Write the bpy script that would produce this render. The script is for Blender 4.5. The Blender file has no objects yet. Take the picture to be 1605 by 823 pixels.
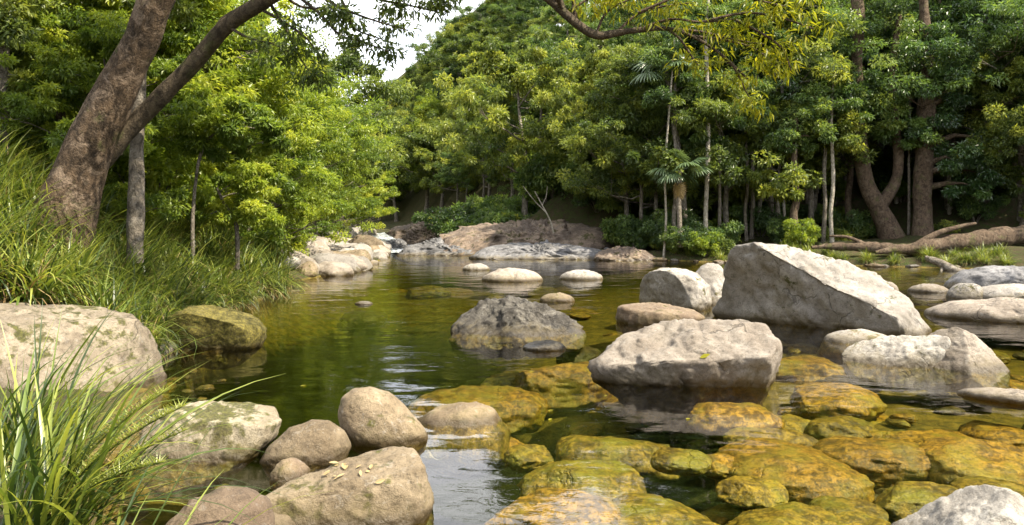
import bpy, bmesh, math, random
import numpy as np
from mathutils import Vector, Matrix

sc = bpy.context.scene
COL = sc.collection
R = math.radians

# ------------------------------------------------------------------ camera
F, H, HY, CX = 1259.0, 2.0, 340.0, 802.5      # focal length in photo pixels, eye height, horizon row, centre column
cam = bpy.data.cameras.new('camera')
camo = bpy.data.objects.new('camera', cam); COL.objects.link(camo)
camo.location = (0, 0, H); camo.rotation_euler = (R(90), 0, 0)
cam.sensor_width = 36; cam.lens = 36 * F / 1605; cam.shift_y = -71.5 / 1605
cam.clip_start = 0.05; cam.clip_end = 2000
sc.camera = camo

# ------------------------------------------------------------------ light
SUN_ELEV, SUN_AZ = R(52), R(118)               # azimuth measured from +Y towards +X
sdir = Vector((math.sin(SUN_AZ) * math.cos(SUN_ELEV), math.cos(SUN_AZ) * math.cos(SUN_ELEV), math.sin(SUN_ELEV)))
world = bpy.data.worlds.new('World'); sc.world = world; world.use_nodes = True
wn = world.node_tree; bg = wn.nodes['Background']
sky = wn.nodes.new('ShaderNodeTexSky'); sky.sky_type = 'NISHITA'; sky.sun_disc = False
sky.sun_elevation = SUN_ELEV; sky.sun_rotation = SUN_AZ; sky.dust_density = 2.0; sky.air_density = 1.0
tcw = wn.nodes.new('ShaderNodeTexCoord')
cn = wn.nodes.new('ShaderNodeTexNoise'); cn.inputs['Scale'].default_value = 2.3; cn.inputs['Detail'].default_value = 7; cn.inputs['Roughness'].default_value = .55
cmap = wn.nodes.new('ShaderNodeMapping'); cmap.inputs['Scale'].default_value = (1, 1, 2.2)
wn.links.new(tcw.outputs['Generated'], cmap.inputs[0]); wn.links.new(cmap.outputs[0], cn.inputs[0])
cr = wn.nodes.new('ShaderNodeValToRGB'); cr.color_ramp.elements[0].position = .34; cr.color_ramp.elements[1].position = .60
cr.color_ramp.elements[0].color = (.12, .12, .12, 1)
wn.links.new(cn.outputs[0], cr.inputs[0])
cmix = wn.nodes.new('ShaderNodeMixRGB'); cmix.inputs[2].default_value = (11., 11., 11.2, 1)
wn.links.new(cr.outputs[0], cmix.inputs[0]); wn.links.new(sky.outputs[0], cmix.inputs[1])
wn.links.new(cmix.outputs[0], bg.inputs[0]); bg.inputs[1].default_value = 0.1

sl = bpy.data.lights.new('sun', 'SUN'); sl.energy = 5.0; sl.angle = R(0.53); sl.color = (1.0, .90, .72)
so = bpy.data.objects.new('sun', sl); COL.objects.link(so)
so.rotation_euler = sdir.to_track_quat('Z', 'Y').to_euler(); so.location = (20, 10, 40)

sc.view_settings.view_transform = 'Standard'; sc.view_settings.look = 'None'
sc.view_settings.exposure = 1.55; sc.view_settings.gamma = 1
sc.render.engine = 'CYCLES'
cy = sc.cycles
cy.use_denoising = True
cy.max_bounces = 9; cy.diffuse_bounces = 5; cy.glossy_bounces = 3; cy.transmission_bounces = 5; cy.transparent_max_bounces = 8; cy.volume_bounces = 0
cy.caustics_reflective = False; cy.caustics_refractive = False
cy.sample_clamp_indirect = 4.0

# ------------------------------------------------------------------ helpers
def at(px, py, z=0.0):
    """world point of photo pixel on the level z"""
    d = F * (H - z) / (py - HY)
    return ((px - CX) * d / F, d, z)

def on(px, py, d):
    return np.array([(px - CX) * d / F, d, H - (py - HY) * d / F])

def tag(o, label=None, cat=None, group=None, kind=None):
    if label: o['label'] = label
    if cat: o['category'] = cat
    if group: o['group'] = group
    if kind: o['kind'] = kind
    return o

def np_mesh(name, V, Fa, smooth=True, attr=None):
    V = np.ascontiguousarray(V, dtype=np.float32); Fa = np.ascontiguousarray(Fa, dtype=np.int32)
    me = bpy.data.meshes.new(name)
    k = Fa.shape[1]
    me.vertices.add(len(V)); me.vertices.foreach_set('co', V.ravel())
    me.loops.add(Fa.size); me.loops.foreach_set('vertex_index', Fa.ravel())
    me.polygons.add(len(Fa)); me.polygons.foreach_set('loop_start', np.arange(0, Fa.size, k, dtype=np.int32))
    me.polygons.foreach_set('use_smooth', np.full(len(Fa), smooth, dtype=bool))
    me.update(calc_edges=True)
    if attr is not None:
        a = me.attributes.new('tint', 'FLOAT', 'POINT'); a.data.foreach_set('value', np.ascontiguousarray(attr, dtype=np.float32))
    return me

def link(name, me, mat, parent=None, loc=None):
    o = bpy.data.objects.new(name, me); COL.objects.link(o)
    if mat is not None and me is not None and len(me.materials) == 0: me.materials.append(mat)
    if parent: o.parent = parent
    if loc is not None: o.location = loc
    return o

def empty(name, loc=(0, 0, 0)):
    o = bpy.data.objects.new(name, None); COL.objects.link(o); o.location = loc; o.empty_display_size = .2
    return o

def copy_tree(o, parent=None):
    c = o.copy(); COL.objects.link(c)
    if parent: c.parent = parent
    for ch in list(o.children): copy_tree(ch, c)
    return c

# vectorised value noise
def _hash(i, j, k, s):
    n = (i * 374761393 + j * 668265263 + k * 2147483647 + s * 1274126177) & 0xFFFFFFFF
    n = ((n ^ (n >> 13)) * 1274126177) & 0xFFFFFFFF
    n = n ^ (n >> 16)
    return (n & 0xFFFF) / 65535.0
def vnoise(P, seed=0):
    P = np.asarray(P, dtype=np.float64); I = np.floor(P).astype(np.int64); f = P - I
    f = f * f * f * (f * (f * 6 - 15) + 10)
    r = 0
    for dx in (0, 1):
        for dy in (0, 1):
            for dz in (0, 1):
                w = (f[:, 0] if dx else 1 - f[:, 0]) * (f[:, 1] if dy else 1 - f[:, 1]) * (f[:, 2] if dz else 1 - f[:, 2])
                r = r + w * _hash(I[:, 0] + dx, I[:, 1] + dy, I[:, 2] + dz, seed)
    return r * 2 - 1
def fbm(P, seed=0, octs=4, gain=.5):
    a, s, t = 1.0, 0, 0
    P = np.asarray(P, dtype=np.float64)
    for o in range(octs):
        s = s + a * vnoise(P + 17.3 * o, seed + o); t += a; a *= gain; P = P * 2.03
    return s / t
def sstep(a, b, x):
    t = np.clip((x - a) / (b - a), 0, 1); return t * t * (3 - 2 * t)

# ------------------------------------------------------------------ materials
def new_mat(name):
    m = bpy.data.materials.new(name); m.use_nodes = True
    return m, m.node_tree, m.node_tree.nodes['Principled BSDF']
class NT:
    def __init__(s, nt): s.nt = nt
    def n(s, t, **kw):
        x = s.nt.nodes.new(t)
        for k, v in kw.items(): setattr(x, k, v)
        return x
    def l(s, a, b): s.nt.links.new(a, b)
    def noise(s, vec, scale, detail=4, rough=.55, dist=0):
        x = s.n('ShaderNodeTexNoise'); x.inputs['Scale'].default_value = scale; x.inputs['Detail'].default_value = detail
        x.inputs['Roughness'].default_value = rough; x.inputs['Distortion'].default_value = dist
        if vec is not None: s.l(vec, x.inputs['Vector'])
        return x.outputs[0]
    def ramp(s, v, a, b, lo=0., hi=1.):
        x = s.n('ShaderNodeMapRange'); x.interpolation_type = 'SMOOTHSTEP'
        x.inputs[1].default_value = a; x.inputs[2].default_value = b; x.inputs[3].default_value = lo; x.inputs[4].default_value = hi
        s.l(v, x.inputs[0]); return x.outputs[0]
    def mix(s, f, a, b, typ='MIX'):
        x = s.n('ShaderNodeMixRGB', blend_type=typ)
        for i, v in ((0, f), (1, a), (2, b)):
            if isinstance(v, (int, float)): x.inputs[i].default_value = v
            elif isinstance(v, tuple): x.inputs[i].default_value = (*v, 1)
            else: s.l(v, x.inputs[i])
        return x.outputs[0]
    def math(s, op, a, b=0.):
        x = s.n('ShaderNodeMath', operation=op)
        for i, v in ((0, a), (1, b)):
            if isinstance(v, (int, float)): x.inputs[i].default_value = v
            else: s.l(v, x.inputs[i])
        return x.outputs[0]
    def bump(s, h, strength, dist):
        x = s.n('ShaderNodeBump'); x.inputs['Strength'].default_value = strength; x.inputs['Distance'].default_value = dist
        s.l(h, x.inputs['Height']); return x.outputs[0]
    def scaled(s, vec, sx, sy, sz):
        x = s.n('ShaderNodeMapping'); x.inputs['Scale'].default_value = (sx, sy, sz); s.l(vec, x.inputs[0]); return x.outputs[0]

def rock_mat(name, light, dark, moss=0., mosscol=(.13, .13, .018), fine=1.0, lichen=.3, stain=.5, blotch=1.0, submerged=(.30, .20, .028)):
    """weathered river stone: pale above water, a damp line at the water, golden algae where it is always under water"""
    m, nt, p = new_mat(name); t = NT(nt)
    geo = t.n('ShaderNodeNewGeometry'); pos = geo.outputs['Position']
    oi = t.n('ShaderNodeObjectInfo')
    off = t.n('ShaderNodeVectorMath', operation='ADD'); t.l(pos, off.inputs[0])
    comb = t.n('ShaderNodeCombineXYZ'); t.l(t.math('MULTIPLY', oi.outputs['Random'], 37.), comb.inputs[0]); t.l(comb.outputs[0], off.inputs[1])
    v = off.outputs[0]
    n1 = t.noise(v, 1.7 * blotch, 5, .6, .6); n2 = t.noise(v, 7 * blotch, 6, .65); n3 = t.noise(v, 55 * fine, 3, .7); n4 = t.noise(v, 150 * fine, 2, .6)
    c = t.mix(t.ramp(n1, .36, .66), dark, light)
    c = t.mix(t.math('MULTIPLY', t.ramp(n2, .50, .68), stain), c, tuple(x * .45 for x in dark))
    c = t.mix(t.math('MULTIPLY', t.ramp(t.noise(v, 13 * fine, 4, .7, .8), .56, .66), lichen), c, (.52, .50, .45))
    n5 = t.noise(v, 19 * fine, 7, .75, 1.0)
    c = t.mix(t.ramp(n5, .50, .62, 0, .55), c, tuple(x * .42 for x in dark))
    c = t.mix(t.ramp(t.noise(v, .9 * blotch, 4, .6, 1.2), .5, .7, 0, .55), c, (dark[0] * .55, dark[1] * .52, dark[2] * .42))
    c = t.mix(t.ramp(n3, .54, .72, 0, .6), c, tuple(x * .35 for x in dark))
    c = t.mix(t.ramp(n4, .5, .75, 0, .35), c, tuple(min(.62, x * 1.45) for x in light))
    dv = t.n('ShaderNodeVectorMath', operation='MULTIPLY_ADD'); nn = t.n('ShaderNodeTexNoise'); nn.inputs['Scale'].default_value = 3.; nn.inputs['Detail'].default_value = 4; t.l(v, nn.inputs['Vector'])
    t.l(nn.outputs['Color'], dv.inputs[0]); dv.inputs[1].default_value = (.55, .55, .55); t.l(v, dv.inputs[2])
    vo = t.n('ShaderNodeTexVoronoi', feature='DISTANCE_TO_EDGE'); vo.inputs['Scale'].default_value = 1.25 * blotch; t.l(dv.outputs[0], vo.inputs['Vector'])
    crack = t.math('MULTIPLY', t.ramp(vo.outputs['Distance'], .022, .004), t.ramp(t.noise(v, 1.1, 3, .5), .54, .64))
    c = t.mix(t.math('MULTIPLY', crack, .55), c, tuple(x * .22 for x in dark))
    if moss > 0:
        mm = t.math('ADD', n1, t.math('MULTIPLY', t.math('SUBTRACT', n2, .5), .9))
        mk = t.ramp(mm, .66 - .3 * moss, .80 - .3 * moss)
        mc = t.mix(t.ramp(t.noise(v, 34, 4, .7), .35, .7), tuple(x * .28 for x in mosscol), mosscol)
        c = t.mix(t.math('MULTIPLY', mk, .92), c, mc)
    sep = t.n('ShaderNodeSeparateXYZ'); t.l(pos, sep.inputs[0])
    z = t.math('ADD', sep.outputs[2], t.math('MULTIPLY', t.math('SUBTRACT', n2, .5), -.07))
    zz = t.math('ADD', sep.outputs[2], t.math('ADD', t.math('MULTIPLY', t.math('SUBTRACT', n1, .5), -.9), t.math('MULTIPLY', t.math('SUBTRACT', n5, .5), -.35)))
    film = t.ramp(zz, .22, -.02)                     # brown-olive film left by higher water
    c = t.mix(t.math('MULTIPLY', film, .62), c, t.mix(n5, (.085, .062, .022), (.20, .155, .07)))
    wet = t.ramp(z, .11, .03)                      # damp band
    c = t.mix(t.math('MULTIPLY', wet, .8), c, t.mix(1., c, (.30, .25, .17), 'MULTIPLY'))
    alg = t.mix(t.ramp(t.noise(v, 11, 6, .75, .5), .40, .62), tuple(x * .22 for x in submerged), submerged)
    alg = t.mix(t.ramp(t.noise(v, 2.2, 3, .6), .45, .7, 0, .75), alg, (submerged[0] * .62, submerged[1] * .9, submerged[2] * .9))
    alg = t.mix(t.ramp(t.noise(v, 45, 3, .7), .5, .66, 0, .75), alg, (.05, .042, .010))
    c = t.mix(t.ramp(z, .012, -.03), c, alg)
    hsv = t.n('ShaderNodeHueSaturation'); t.l(c, hsv.inputs['Color']); t.l(t.ramp(oi.outputs['Random'], 0, 1, .52, .74), hsv.inputs['Value'])
    t.l(hsv.outputs[0], p.inputs['Base Color'])
    t.l(t.math('SUBTRACT', .86, t.math('MULTIPLY', wet, .5)), p.inputs['Roughness'])
    p.inputs['Specular IOR Level'].default_value = .35
    hgt = t.math('ADD', t.math('ADD', t.math('MULTIPLY', n2, .9), t.math('MULTIPLY', n5, -.45)), t.math('ADD', t.math('MULTIPLY', n3, .22), t.math('MULTIPLY', n4, .08)))
    hgt = t.math('SUBTRACT', hgt, t.math('MULTIPLY', crack, .5))
    t.l(t.bump(hgt, .75, .035), p.inputs['Normal'])
    return m

def leaf_mat(name, a, b, c, trans=.42, rough=.42, spec=.4, tcol=1.35):
    """a-b-c: dark, mid and young leaf colours picked per leaf cluster by the tint attribute"""
    m, nt, p = new_mat(name); t = NT(nt)
    at_ = t.n('ShaderNodeAttribute'); at_.attribute_name = 'tint'
    oi = t.n('ShaderNodeObjectInfo')
    v = t.math('ADD', at_.outputs['Fac'], t.ramp(oi.outputs['Random'], 0, 1, -.16, .16))
    col = t.mix(t.ramp(v, .15, .5), a, b); col = t.mix(t.ramp(v, .55, .95), col, c)
    t.l(col, p.inputs['Base Color']); p.inputs['Roughness'].default_value = rough; p.inputs['Specular IOR Level'].default_value = spec
    tr = t.n('ShaderNodeBsdfTranslucent'); t.l(t.mix(1., col, (tcol * 1.05, tcol, tcol * .55), 'MULTIPLY'), tr.inputs[0])
    mx = t.n('ShaderNodeMixShader'); mx.inputs[0].default_value = trans
    t.l(p.outputs[0], mx.inputs[1]); t.l(tr.outputs[0], mx.inputs[2])
    t.l(mx.outputs[0], nt.nodes['Material Output'].inputs[0])
    return m

def bark_mat(name, a, b, patch=(.34, .29, .25), pf=.5, sc_=1.0):
    m, nt, p = new_mat(name); t = NT(nt)
    tc = t.n('ShaderNodeTexCoord'); v = tc.outputs['Object']
    vs = t.scaled(v, 1, 1, .55)
    n1 = t.noise(vs, 9 * sc_, 6, .7, .5); n2 = t.noise(v, 3.2 * sc_, 5, .65, .8); n3 = t.noise(v, 34 * sc_, 4, .7)
    c = t.mix(t.ramp(n1, .35, .65), a, b)
    c = t.mix(t.math('MULTIPLY', t.ramp(n2, .52, .62), pf), c, patch)
    c = t.mix(t.math('MULTIPLY', t.ramp(t.noise(v, 8.5 * sc_, 6, .75, 1.), .52, .60), pf * .8), c, tuple(x * .8 for x in patch))
    c = t.mix(t.ramp(t.noise(v, 5.5 * sc_, 5, .7, .6), .5, .64, 0, .7), c, tuple(x * .45 for x in a))
    c = t.mix(t.ramp(n3, .52, .72, 0, .55), c, tuple(x * .35 for x in a))
    c = t.mix(t.math('MULTIPLY', t.ramp(t.noise(v, 2.1 * sc_, 4, .7), .55, .7), .55), c, (.07, .085, .02))
    t.l(c, p.inputs['Base Color']); p.inputs['Roughness'].default_value = .9; p.inputs['Specular IOR Level'].default_value = .2
    t.l(t.bump(t.math('ADD', n1, t.math('MULTIPLY', n3, .4)), 1., .10), p.inputs['Normal'])
    return m

GRAN = dict(light=(.42, .39, .35), dark=(.26, .235, .205))
M = {}
M['granite'] = rock_mat('pale_granite', moss=.12, **GRAN)
M['tan'] = rock_mat('tan_river_stone', (.33, .26, .17), (.165, .122, .072), moss=.28, lichen=.25)
M['brown'] = rock_mat('brown_river_stone', (.30, .225, .15), (.17, .12, .08), moss=.2, lichen=.2)
M['mossy'] = rock_mat('mossy_river_stone', (.28, .24, .14), (.11, .09, .05), moss=1.5, lichen=.2, mosscol=(.24, .20, .03))
M['halfmoss'] = rock_mat('half_mossy_stone', (.46, .40, .29), (.25, .20, .13), moss=.6, lichen=.25)
M['leftrock'] = rock_mat('stained_bank_rock', (.42, .355, .26), (.19, .15, .105), moss=.42, lichen=.3, stain=.8)
M['white'] = rock_mat('white_granite', (.48, .45, .40), (.30, .27, .23), lichen=.5, stain=.5, moss=.1)
M['schist'] = rock_mat('banded_dark_stone', (.17, .155, .13), (.04, .034, .027), stain=.8, lichen=.30, blotch=1.8)
M['pink'] = rock_mat('pinkish_stone', (.42, .37, .31), (.26, .215, .17), lichen=.3, stain=.35)
M['gold'] = rock_mat('algae_stone', (.36, .28, .17), (.2, .15, .09), submerged=(.56, .32, .035))
M['gold2'] = rock_mat('algae_stone_green', (.36, .28, .17), (.2, .15, .09), submerged=(.45, .305, .035))
M['gold3'] = rock_mat('dull_bed_stone', (.36, .28, .17), (.2, .15, .09), submerged=(.17, .125, .035))
M['outcrop'] = rock_mat('red_brown_bedrock', (.30, .225, .165), (.12, .09, .07), moss=.3, mosscol=(.10, .095, .02), fine=.35, stain=.7, blotch=.6)
M['ledge'] = rock_mat('grey_ledge_rock', (.25, .245, .25), (.10, .098, .10), fine=.35, stain=.6, blotch=.6)

M['leaf_lime'] = leaf_mat('lime_leaves', (.085, .135, .022), (.19, .25, .032), (.34, .37, .05), trans=.5, tcol=1.7)
M['leaf_mid'] = leaf_mat('mid_green_leaves', (.058, .09, .024), (.135, .175, .036), (.28, .30, .055), trans=.47, tcol=1.7)
M['leaf_dark'] = leaf_mat('dark_green_leaves', (.042, .078, .024), (.095, .155, .036), (.19, .245, .055), trans=.42, spec=.5, tcol=1.7)
M['leaf_gloss'] = leaf_mat('glossy_leaves', (.038, .078, .026), (.085, .15, .04), (.16, .23, .06), trans=.38, rough=.28, spec=.7, tcol=1.7)
M['leaf_yellow'] = leaf_mat('yellow_green_leaves', (.09, .12, .010), (.19, .21, .012), (.31, .29, .015), trans=.55)
M['palm'] = leaf_mat('palm_fronds', (.05, .09, .035), (.085, .13, .06), (.12, .17, .09), trans=.3, rough=.35, spec=.6)
M['blade'] = leaf_mat('grass_blades', (.03, .055, .012), (.115, .165, .026), (.27, .30, .06), trans=.4, rough=.38, spec=.5)
M['straw'] = leaf_mat('dry_blades', (.20, .13, .06), (.30, .22, .10), (.36, .28, .15), trans=.3, rough=.7, spec=.2)
M['bark'] = bark_mat('mottled_brown_bark', (.032, .022, .014), (.10, .068, .042), patch=(.22, .165, .12), pf=.65, sc_=1.0)
M['bark_grey'] = bark_mat('grey_bark', (.10, .085, .065), (.22, .19, .15), patch=(.36, .33, .28))
M['bark_pale'] = bark_mat('pale_bark', (.25, .22, .17), (.42, .38, .31), patch=(.5, .47, .40))
M['bark_red'] = bark_mat('reddish_bark', (.06, .042, .028), (.125, .088, .06), patch=(.18, .14, .10))
M['bark_dark'] = bark_mat('dark_limb_bark', (.05, .038, .026), (.11, .085, .055), patch=(.16, .13, .09), pf=.3)

# ground, bank and river bed
def ground_mat():
    m, nt, p = new_mat('earth_and_leaf_litter'); t = NT(nt)
    geo = t.n('ShaderNodeNewGeometry'); v = geo.outputs['Position']
    n1 = t.noise(v, .5, 5, .6); n2 = t.noise(v, 5, 6, .7); n3 = t.noise(v, 40, 4, .7)
    c = t.mix(t.ramp(n1, .35, .65), (.035, .028, .015), (.07, .052, .03))
    c = t.mix(t.ramp(n2, .40, .60), c, (.035, .05, .012))
    c = t.mix(t.ramp(n3, .5, .72, 0, .6), c, (.13, .09, .045))
    bed = t.mix(t.ramp(n2, .38, .66), (.085, .068, .018), (.24, .17, .035))
    bed = t.mix(t.ramp(n3, .5, .7, 0, .5), bed, (.34, .24, .06))
    sep = t.n('ShaderNodeSeparateXYZ'); t.l(v, sep.inputs[0])
    deep_dark = t.ramp(t.math('ADD', sep.outputs[2], t.math('MULTIPLY', t.math('SUBTRACT', n2, .5), .5)), -.70, -1.15)   # bed colour painted darker with depth, so pools read dark and reflective
    bed = t.mix(deep_dark, bed, (.022, .024, .012))
    c = t.mix(t.ramp(sep.outputs[2], .06, -.02), c, bed)
    t.l(c, p.inputs['Base Color']); p.inputs['Roughness'].default_value = .95; p.inputs['Specular IOR Level'].default_value = .15
    t.l(t.bump(t.math('ADD', n2, t.math('MULTIPLY', n3, .5)), .9, .08), p.inputs['Normal'])
    return m
M['ground'] = ground_mat()

def water_mat():
    m = bpy.data.materials.new('clear_river_water'); m.use_nodes = True; nt = m.node_tree; nt.nodes.clear(); t = NT(nt)
    out = t.n('ShaderNodeOutputMaterial')
    tr = t.n('ShaderNodeBsdfTransparent'); gl = t.n('ShaderNodeBsdfGlossy'); gl.inputs['Roughness'].default_value = .018
    fr = t.n('ShaderNodeFresnel'); fr.inputs['IOR'].default_value = 1.42
    geo = t.n('ShaderNodeNewGeometry'); v = geo.outputs['Position']
    vs = t.scaled(v, .75, 1.25, 1)
    a = t.noise(vs, 1.1, 2, .5, .4); b = t.noise(vs, 7.5, 3, .55, .6); c_ = t.noise(v, 26, 2, .5)
    calm = t.ramp(t.noise(v, .33, 2, .5), .38, .66, .25, 1.25)      # gusts: some patches stay smoother
    h = t.math('ADD', t.math('MULTIPLY', a, 1.0), t.math('MULTIPLY', calm, t.math('ADD', t.math('MULTIPLY', b, .16), t.math('MULTIPLY', c_, .018))))
    nb = t.bump(h, .38, .05)
    for n in (gl, fr): t.l(nb, n.inputs['Normal'])
    mx = t.n('ShaderNodeMixShader'); t.l(fr.outputs[0], mx.inputs[0]); t.l(tr.outputs[0], mx.inputs[1]); t.l(gl.outputs[0], mx.inputs[2])
    t.l(mx.outputs[0], out.inputs['Surface'])
    va = t.n('ShaderNodeVolumeAbsorption'); va.inputs[0].default_value = (.69, .73, .33, 1); va.inputs[1].default_value = .52
    t.l(va.outputs[0], out.inputs['Volume'])
    return m
M['water'] = water_mat()

# ------------------------------------------------------------------ terrain
SHORE = np.array([(-1.2, 2.2), (-1.75, 3.4), (-2.5, 5.0), (-3.3, 6.5), (-4.1, 9), (-5.2, 12), (-5.8, 15), (-6.0, 20), (-6.7, 24.5), (-6.1, 29), (-5.9, 36), (-6.8, 42), (-8.4, 50),
                  (-11, 58), (-9, 59), (-6, 50), (-5.0, 44), (-2, 42.5), (1.5, 41), (4.8, 38.5), (8.8, 35.5), (13, 33.5), (18.5, 30.5), (24, 26), (22, 15), (17, 5), (14, -2), (8, -4), (2, .5)], float)
VALLEY = np.array([(-8, 52), (-11, 65), (-18, 85), (-28, 108), (-42, 140), (-60, 180), (-75, 230)], float)

def seg_dist(P, A, B):
    ab = B - A; t = np.clip(((P - A) @ ab) / (ab @ ab), 0, 1)
    return np.linalg.norm(P - A - t[:, None] * ab, axis=1)
def shore_dist(P):
    d = np.full(len(P), 1e9); ins = np.zeros(len(P), bool); n = len(SHORE)
    for i in range(n):
        A, B = SHORE[i], SHORE[(i + 1) % n]
        d = np.minimum(d, seg_dist(P, A, B))
        c = ((A[1] > P[:, 1]) != (B[1] > P[:, 1])) & (P[:, 0] < (B[0] - A[0]) * (P[:, 1] - A[1]) / (B[1] - A[1] + 1e-12) + A[0])
        ins ^= c
    return np.where(ins, -d, d)
def height(P):
    P = np.atleast_2d(np.asarray(P, float)); x, y = P[:, 0], P[:, 1]
    s = shore_dist(P)
    v = np.full(len(P), 1e9)
    for i in range(len(VALLEY) - 1): v = np.minimum(v, seg_dist(P, VALLEY[i], VALLEY[i + 1]))
    q = np.column_stack([x, y, 0 * x])
    nz = fbm(q * .35, 5, 4) ; nb = fbm(q * 1.3, 9, 3)
    sl = np.minimum(s, np.where(y > 40, v - 6, 1e9)); sl = np.maximum(sl, 0)
    left = sstep(-1.5, -3.5, x + 0.0 * y) * sstep(70, 45, y)
    # left bank: a steep grassy bank close by, low gravel bar farther off
    near = sstep(25, 19, y) * left
    low = .22 + .78 * sstep(8.2, 11.5, y)
    hl = near * low * (2.15 * sstep(0, 3.2, sl) + .25 * sstep(0, .6, sl)) + (1 - near) * (.12 * sstep(0, .5, sl) + .11 * np.minimum(sl, 7))
    hl += np.maximum(sl - 5.5, 0) * .42
    hr = .22 * sstep(0, .8, sl) + .12 * np.minimum(sl, 7) + np.maximum(sl - np.where(x < 6, 3.5, 8.0), 0) * np.where(x < 6, 1.08, .62)
    rightnear = sstep(30, 20, y) * (x > 0)
    hr = hr * (1 - rightnear) + rightnear * (.2 + .1 * sl)
    hland = left * hl + (1 - left) * hr
    hland = np.minimum(hland, 60 + 4 * nz)
    floor = np.maximum(y - 50, 0) * .018
    hland = hland + floor + nz * np.clip(sl, 0, 4) * .10 + nb * np.clip(sl, 0, 1) * .05
    # river bed as it looks through the surface
    dep = .10 + .42 * sstep(0, 2.2, -s)
    g = lambda cx, cy_, rx, ry: np.exp(-((x - cx) / rx) ** 2 - ((y - cy_) / ry) ** 2)
    dep += .85 * g(.9, 8.9, 1.9, 1.3) + 1.9 * g(-3.4, 14, 2.9, 6.0) + .5 * g(-1, 34, 8, 5) + .35 * g(1.2, 6.9, 1.3, .8) 
    dep += nb * .05
    return np.where(s > 0, hland, -dep)

xs = np.unique(np.concatenate([np.linspace(-140, -30, 40), np.linspace(-30, -14, 30), np.linspace(-14, 14, 150), np.linspace(14, 40, 60), np.linspace(40, 150, 36)]))
ys = np.unique(np.concatenate([np.linspace(-30, -4, 14), np.linspace(-4, 24, 150), np.linspace(24, 62, 110), np.linspace(62, 120, 60), np.linspace(120, 260, 50)]))
XX, YY = np.meshgrid(xs, ys); P2 = np.column_stack([XX.ravel(), YY.ravel()])
HG = height(P2); V = np.column_stack([P2, HG])
HG = HG.reshape(XX.shape); SG = shore_dist(P2).reshape(XX.shape)
VG = np.full(len(P2), 1e9)
for i in range(len(VALLEY) - 1): VG = np.minimum(VG, seg_dist(P2, VALLEY[i], VALLEY[i + 1]))
VG = VG.reshape(XX.shape)
def look(G, x, y):
    i = min(max(int(np.searchsorted(xs, x)) - 1, 0), len(xs) - 2); j = min(max(int(np.searchsorted(ys, y)) - 1, 0), len(ys) - 2)
    u = (x - xs[i]) / (xs[i + 1] - xs[i]); v = (y - ys[j]) / (ys[j + 1] - ys[j])
    return float((G[j, i] * (1 - u) + G[j, i + 1] * u) * (1 - v) + (G[j + 1, i] * (1 - u) + G[j + 1, i + 1] * u) * v)
def hz(x, y): return look(HG, x, y)
def sd(x, y): return look(SG, x, y)
ii = np.arange(len(xs) * len(ys)).reshape(len(ys), len(xs))
Fg = np.column_stack([ii[:-1, :-1].ravel(), ii[:-1, 1:].ravel(), ii[1:, 1:].ravel(), ii[1:, :-1].ravel()])
tag(link('ground', np_mesh('ground', V, Fg), M['ground']), 'earth banks, forested slopes and river bed', None, None, 'structure')

# water: one closed body, level surface
bm = bmesh.new(); bmesh.ops.create_cube(bm, size=1)
for v in bm.verts: v.co = Vector((v.co.x * 80 + 5, v.co.y * 76 + 24, (v.co.z - .5) * 5))
me = bpy.data.meshes.new('water'); bm.to_mesh(me); bm.free()
tag(link('water', me, M['water']), 'clear shallow river water with gentle ripples', None, None, 'structure')

# ------------------------------------------------------------------ rocks
_ico = {}
def ico(sub):
    if sub not in _ico:
        b = bmesh.new(); bmesh.ops.create_icosphere(b, subdivisions=sub, radius=1)
        b.verts.ensure_lookup_table()
        _ico[sub] = (np.array([v.co[:] for v in b.verts]), np.array([[v.index for v in f.verts] for f in b.faces])); b.free()
    return _ico[sub]

def roughen(P, n, size, seed, rough, fine=1.0):
    q = P / size
    d = .075 * fbm(q * 2.1, seed, 3) + .05 * np.abs(fbm(q * 4.3, seed + 7, 3)) + fine * .022 * fbm(q * 11, seed + 13, 3) + fine * .009 * fbm(q * 30, seed + 19, 2)
    return P + n * (d * size * rough)[:, None]

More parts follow.
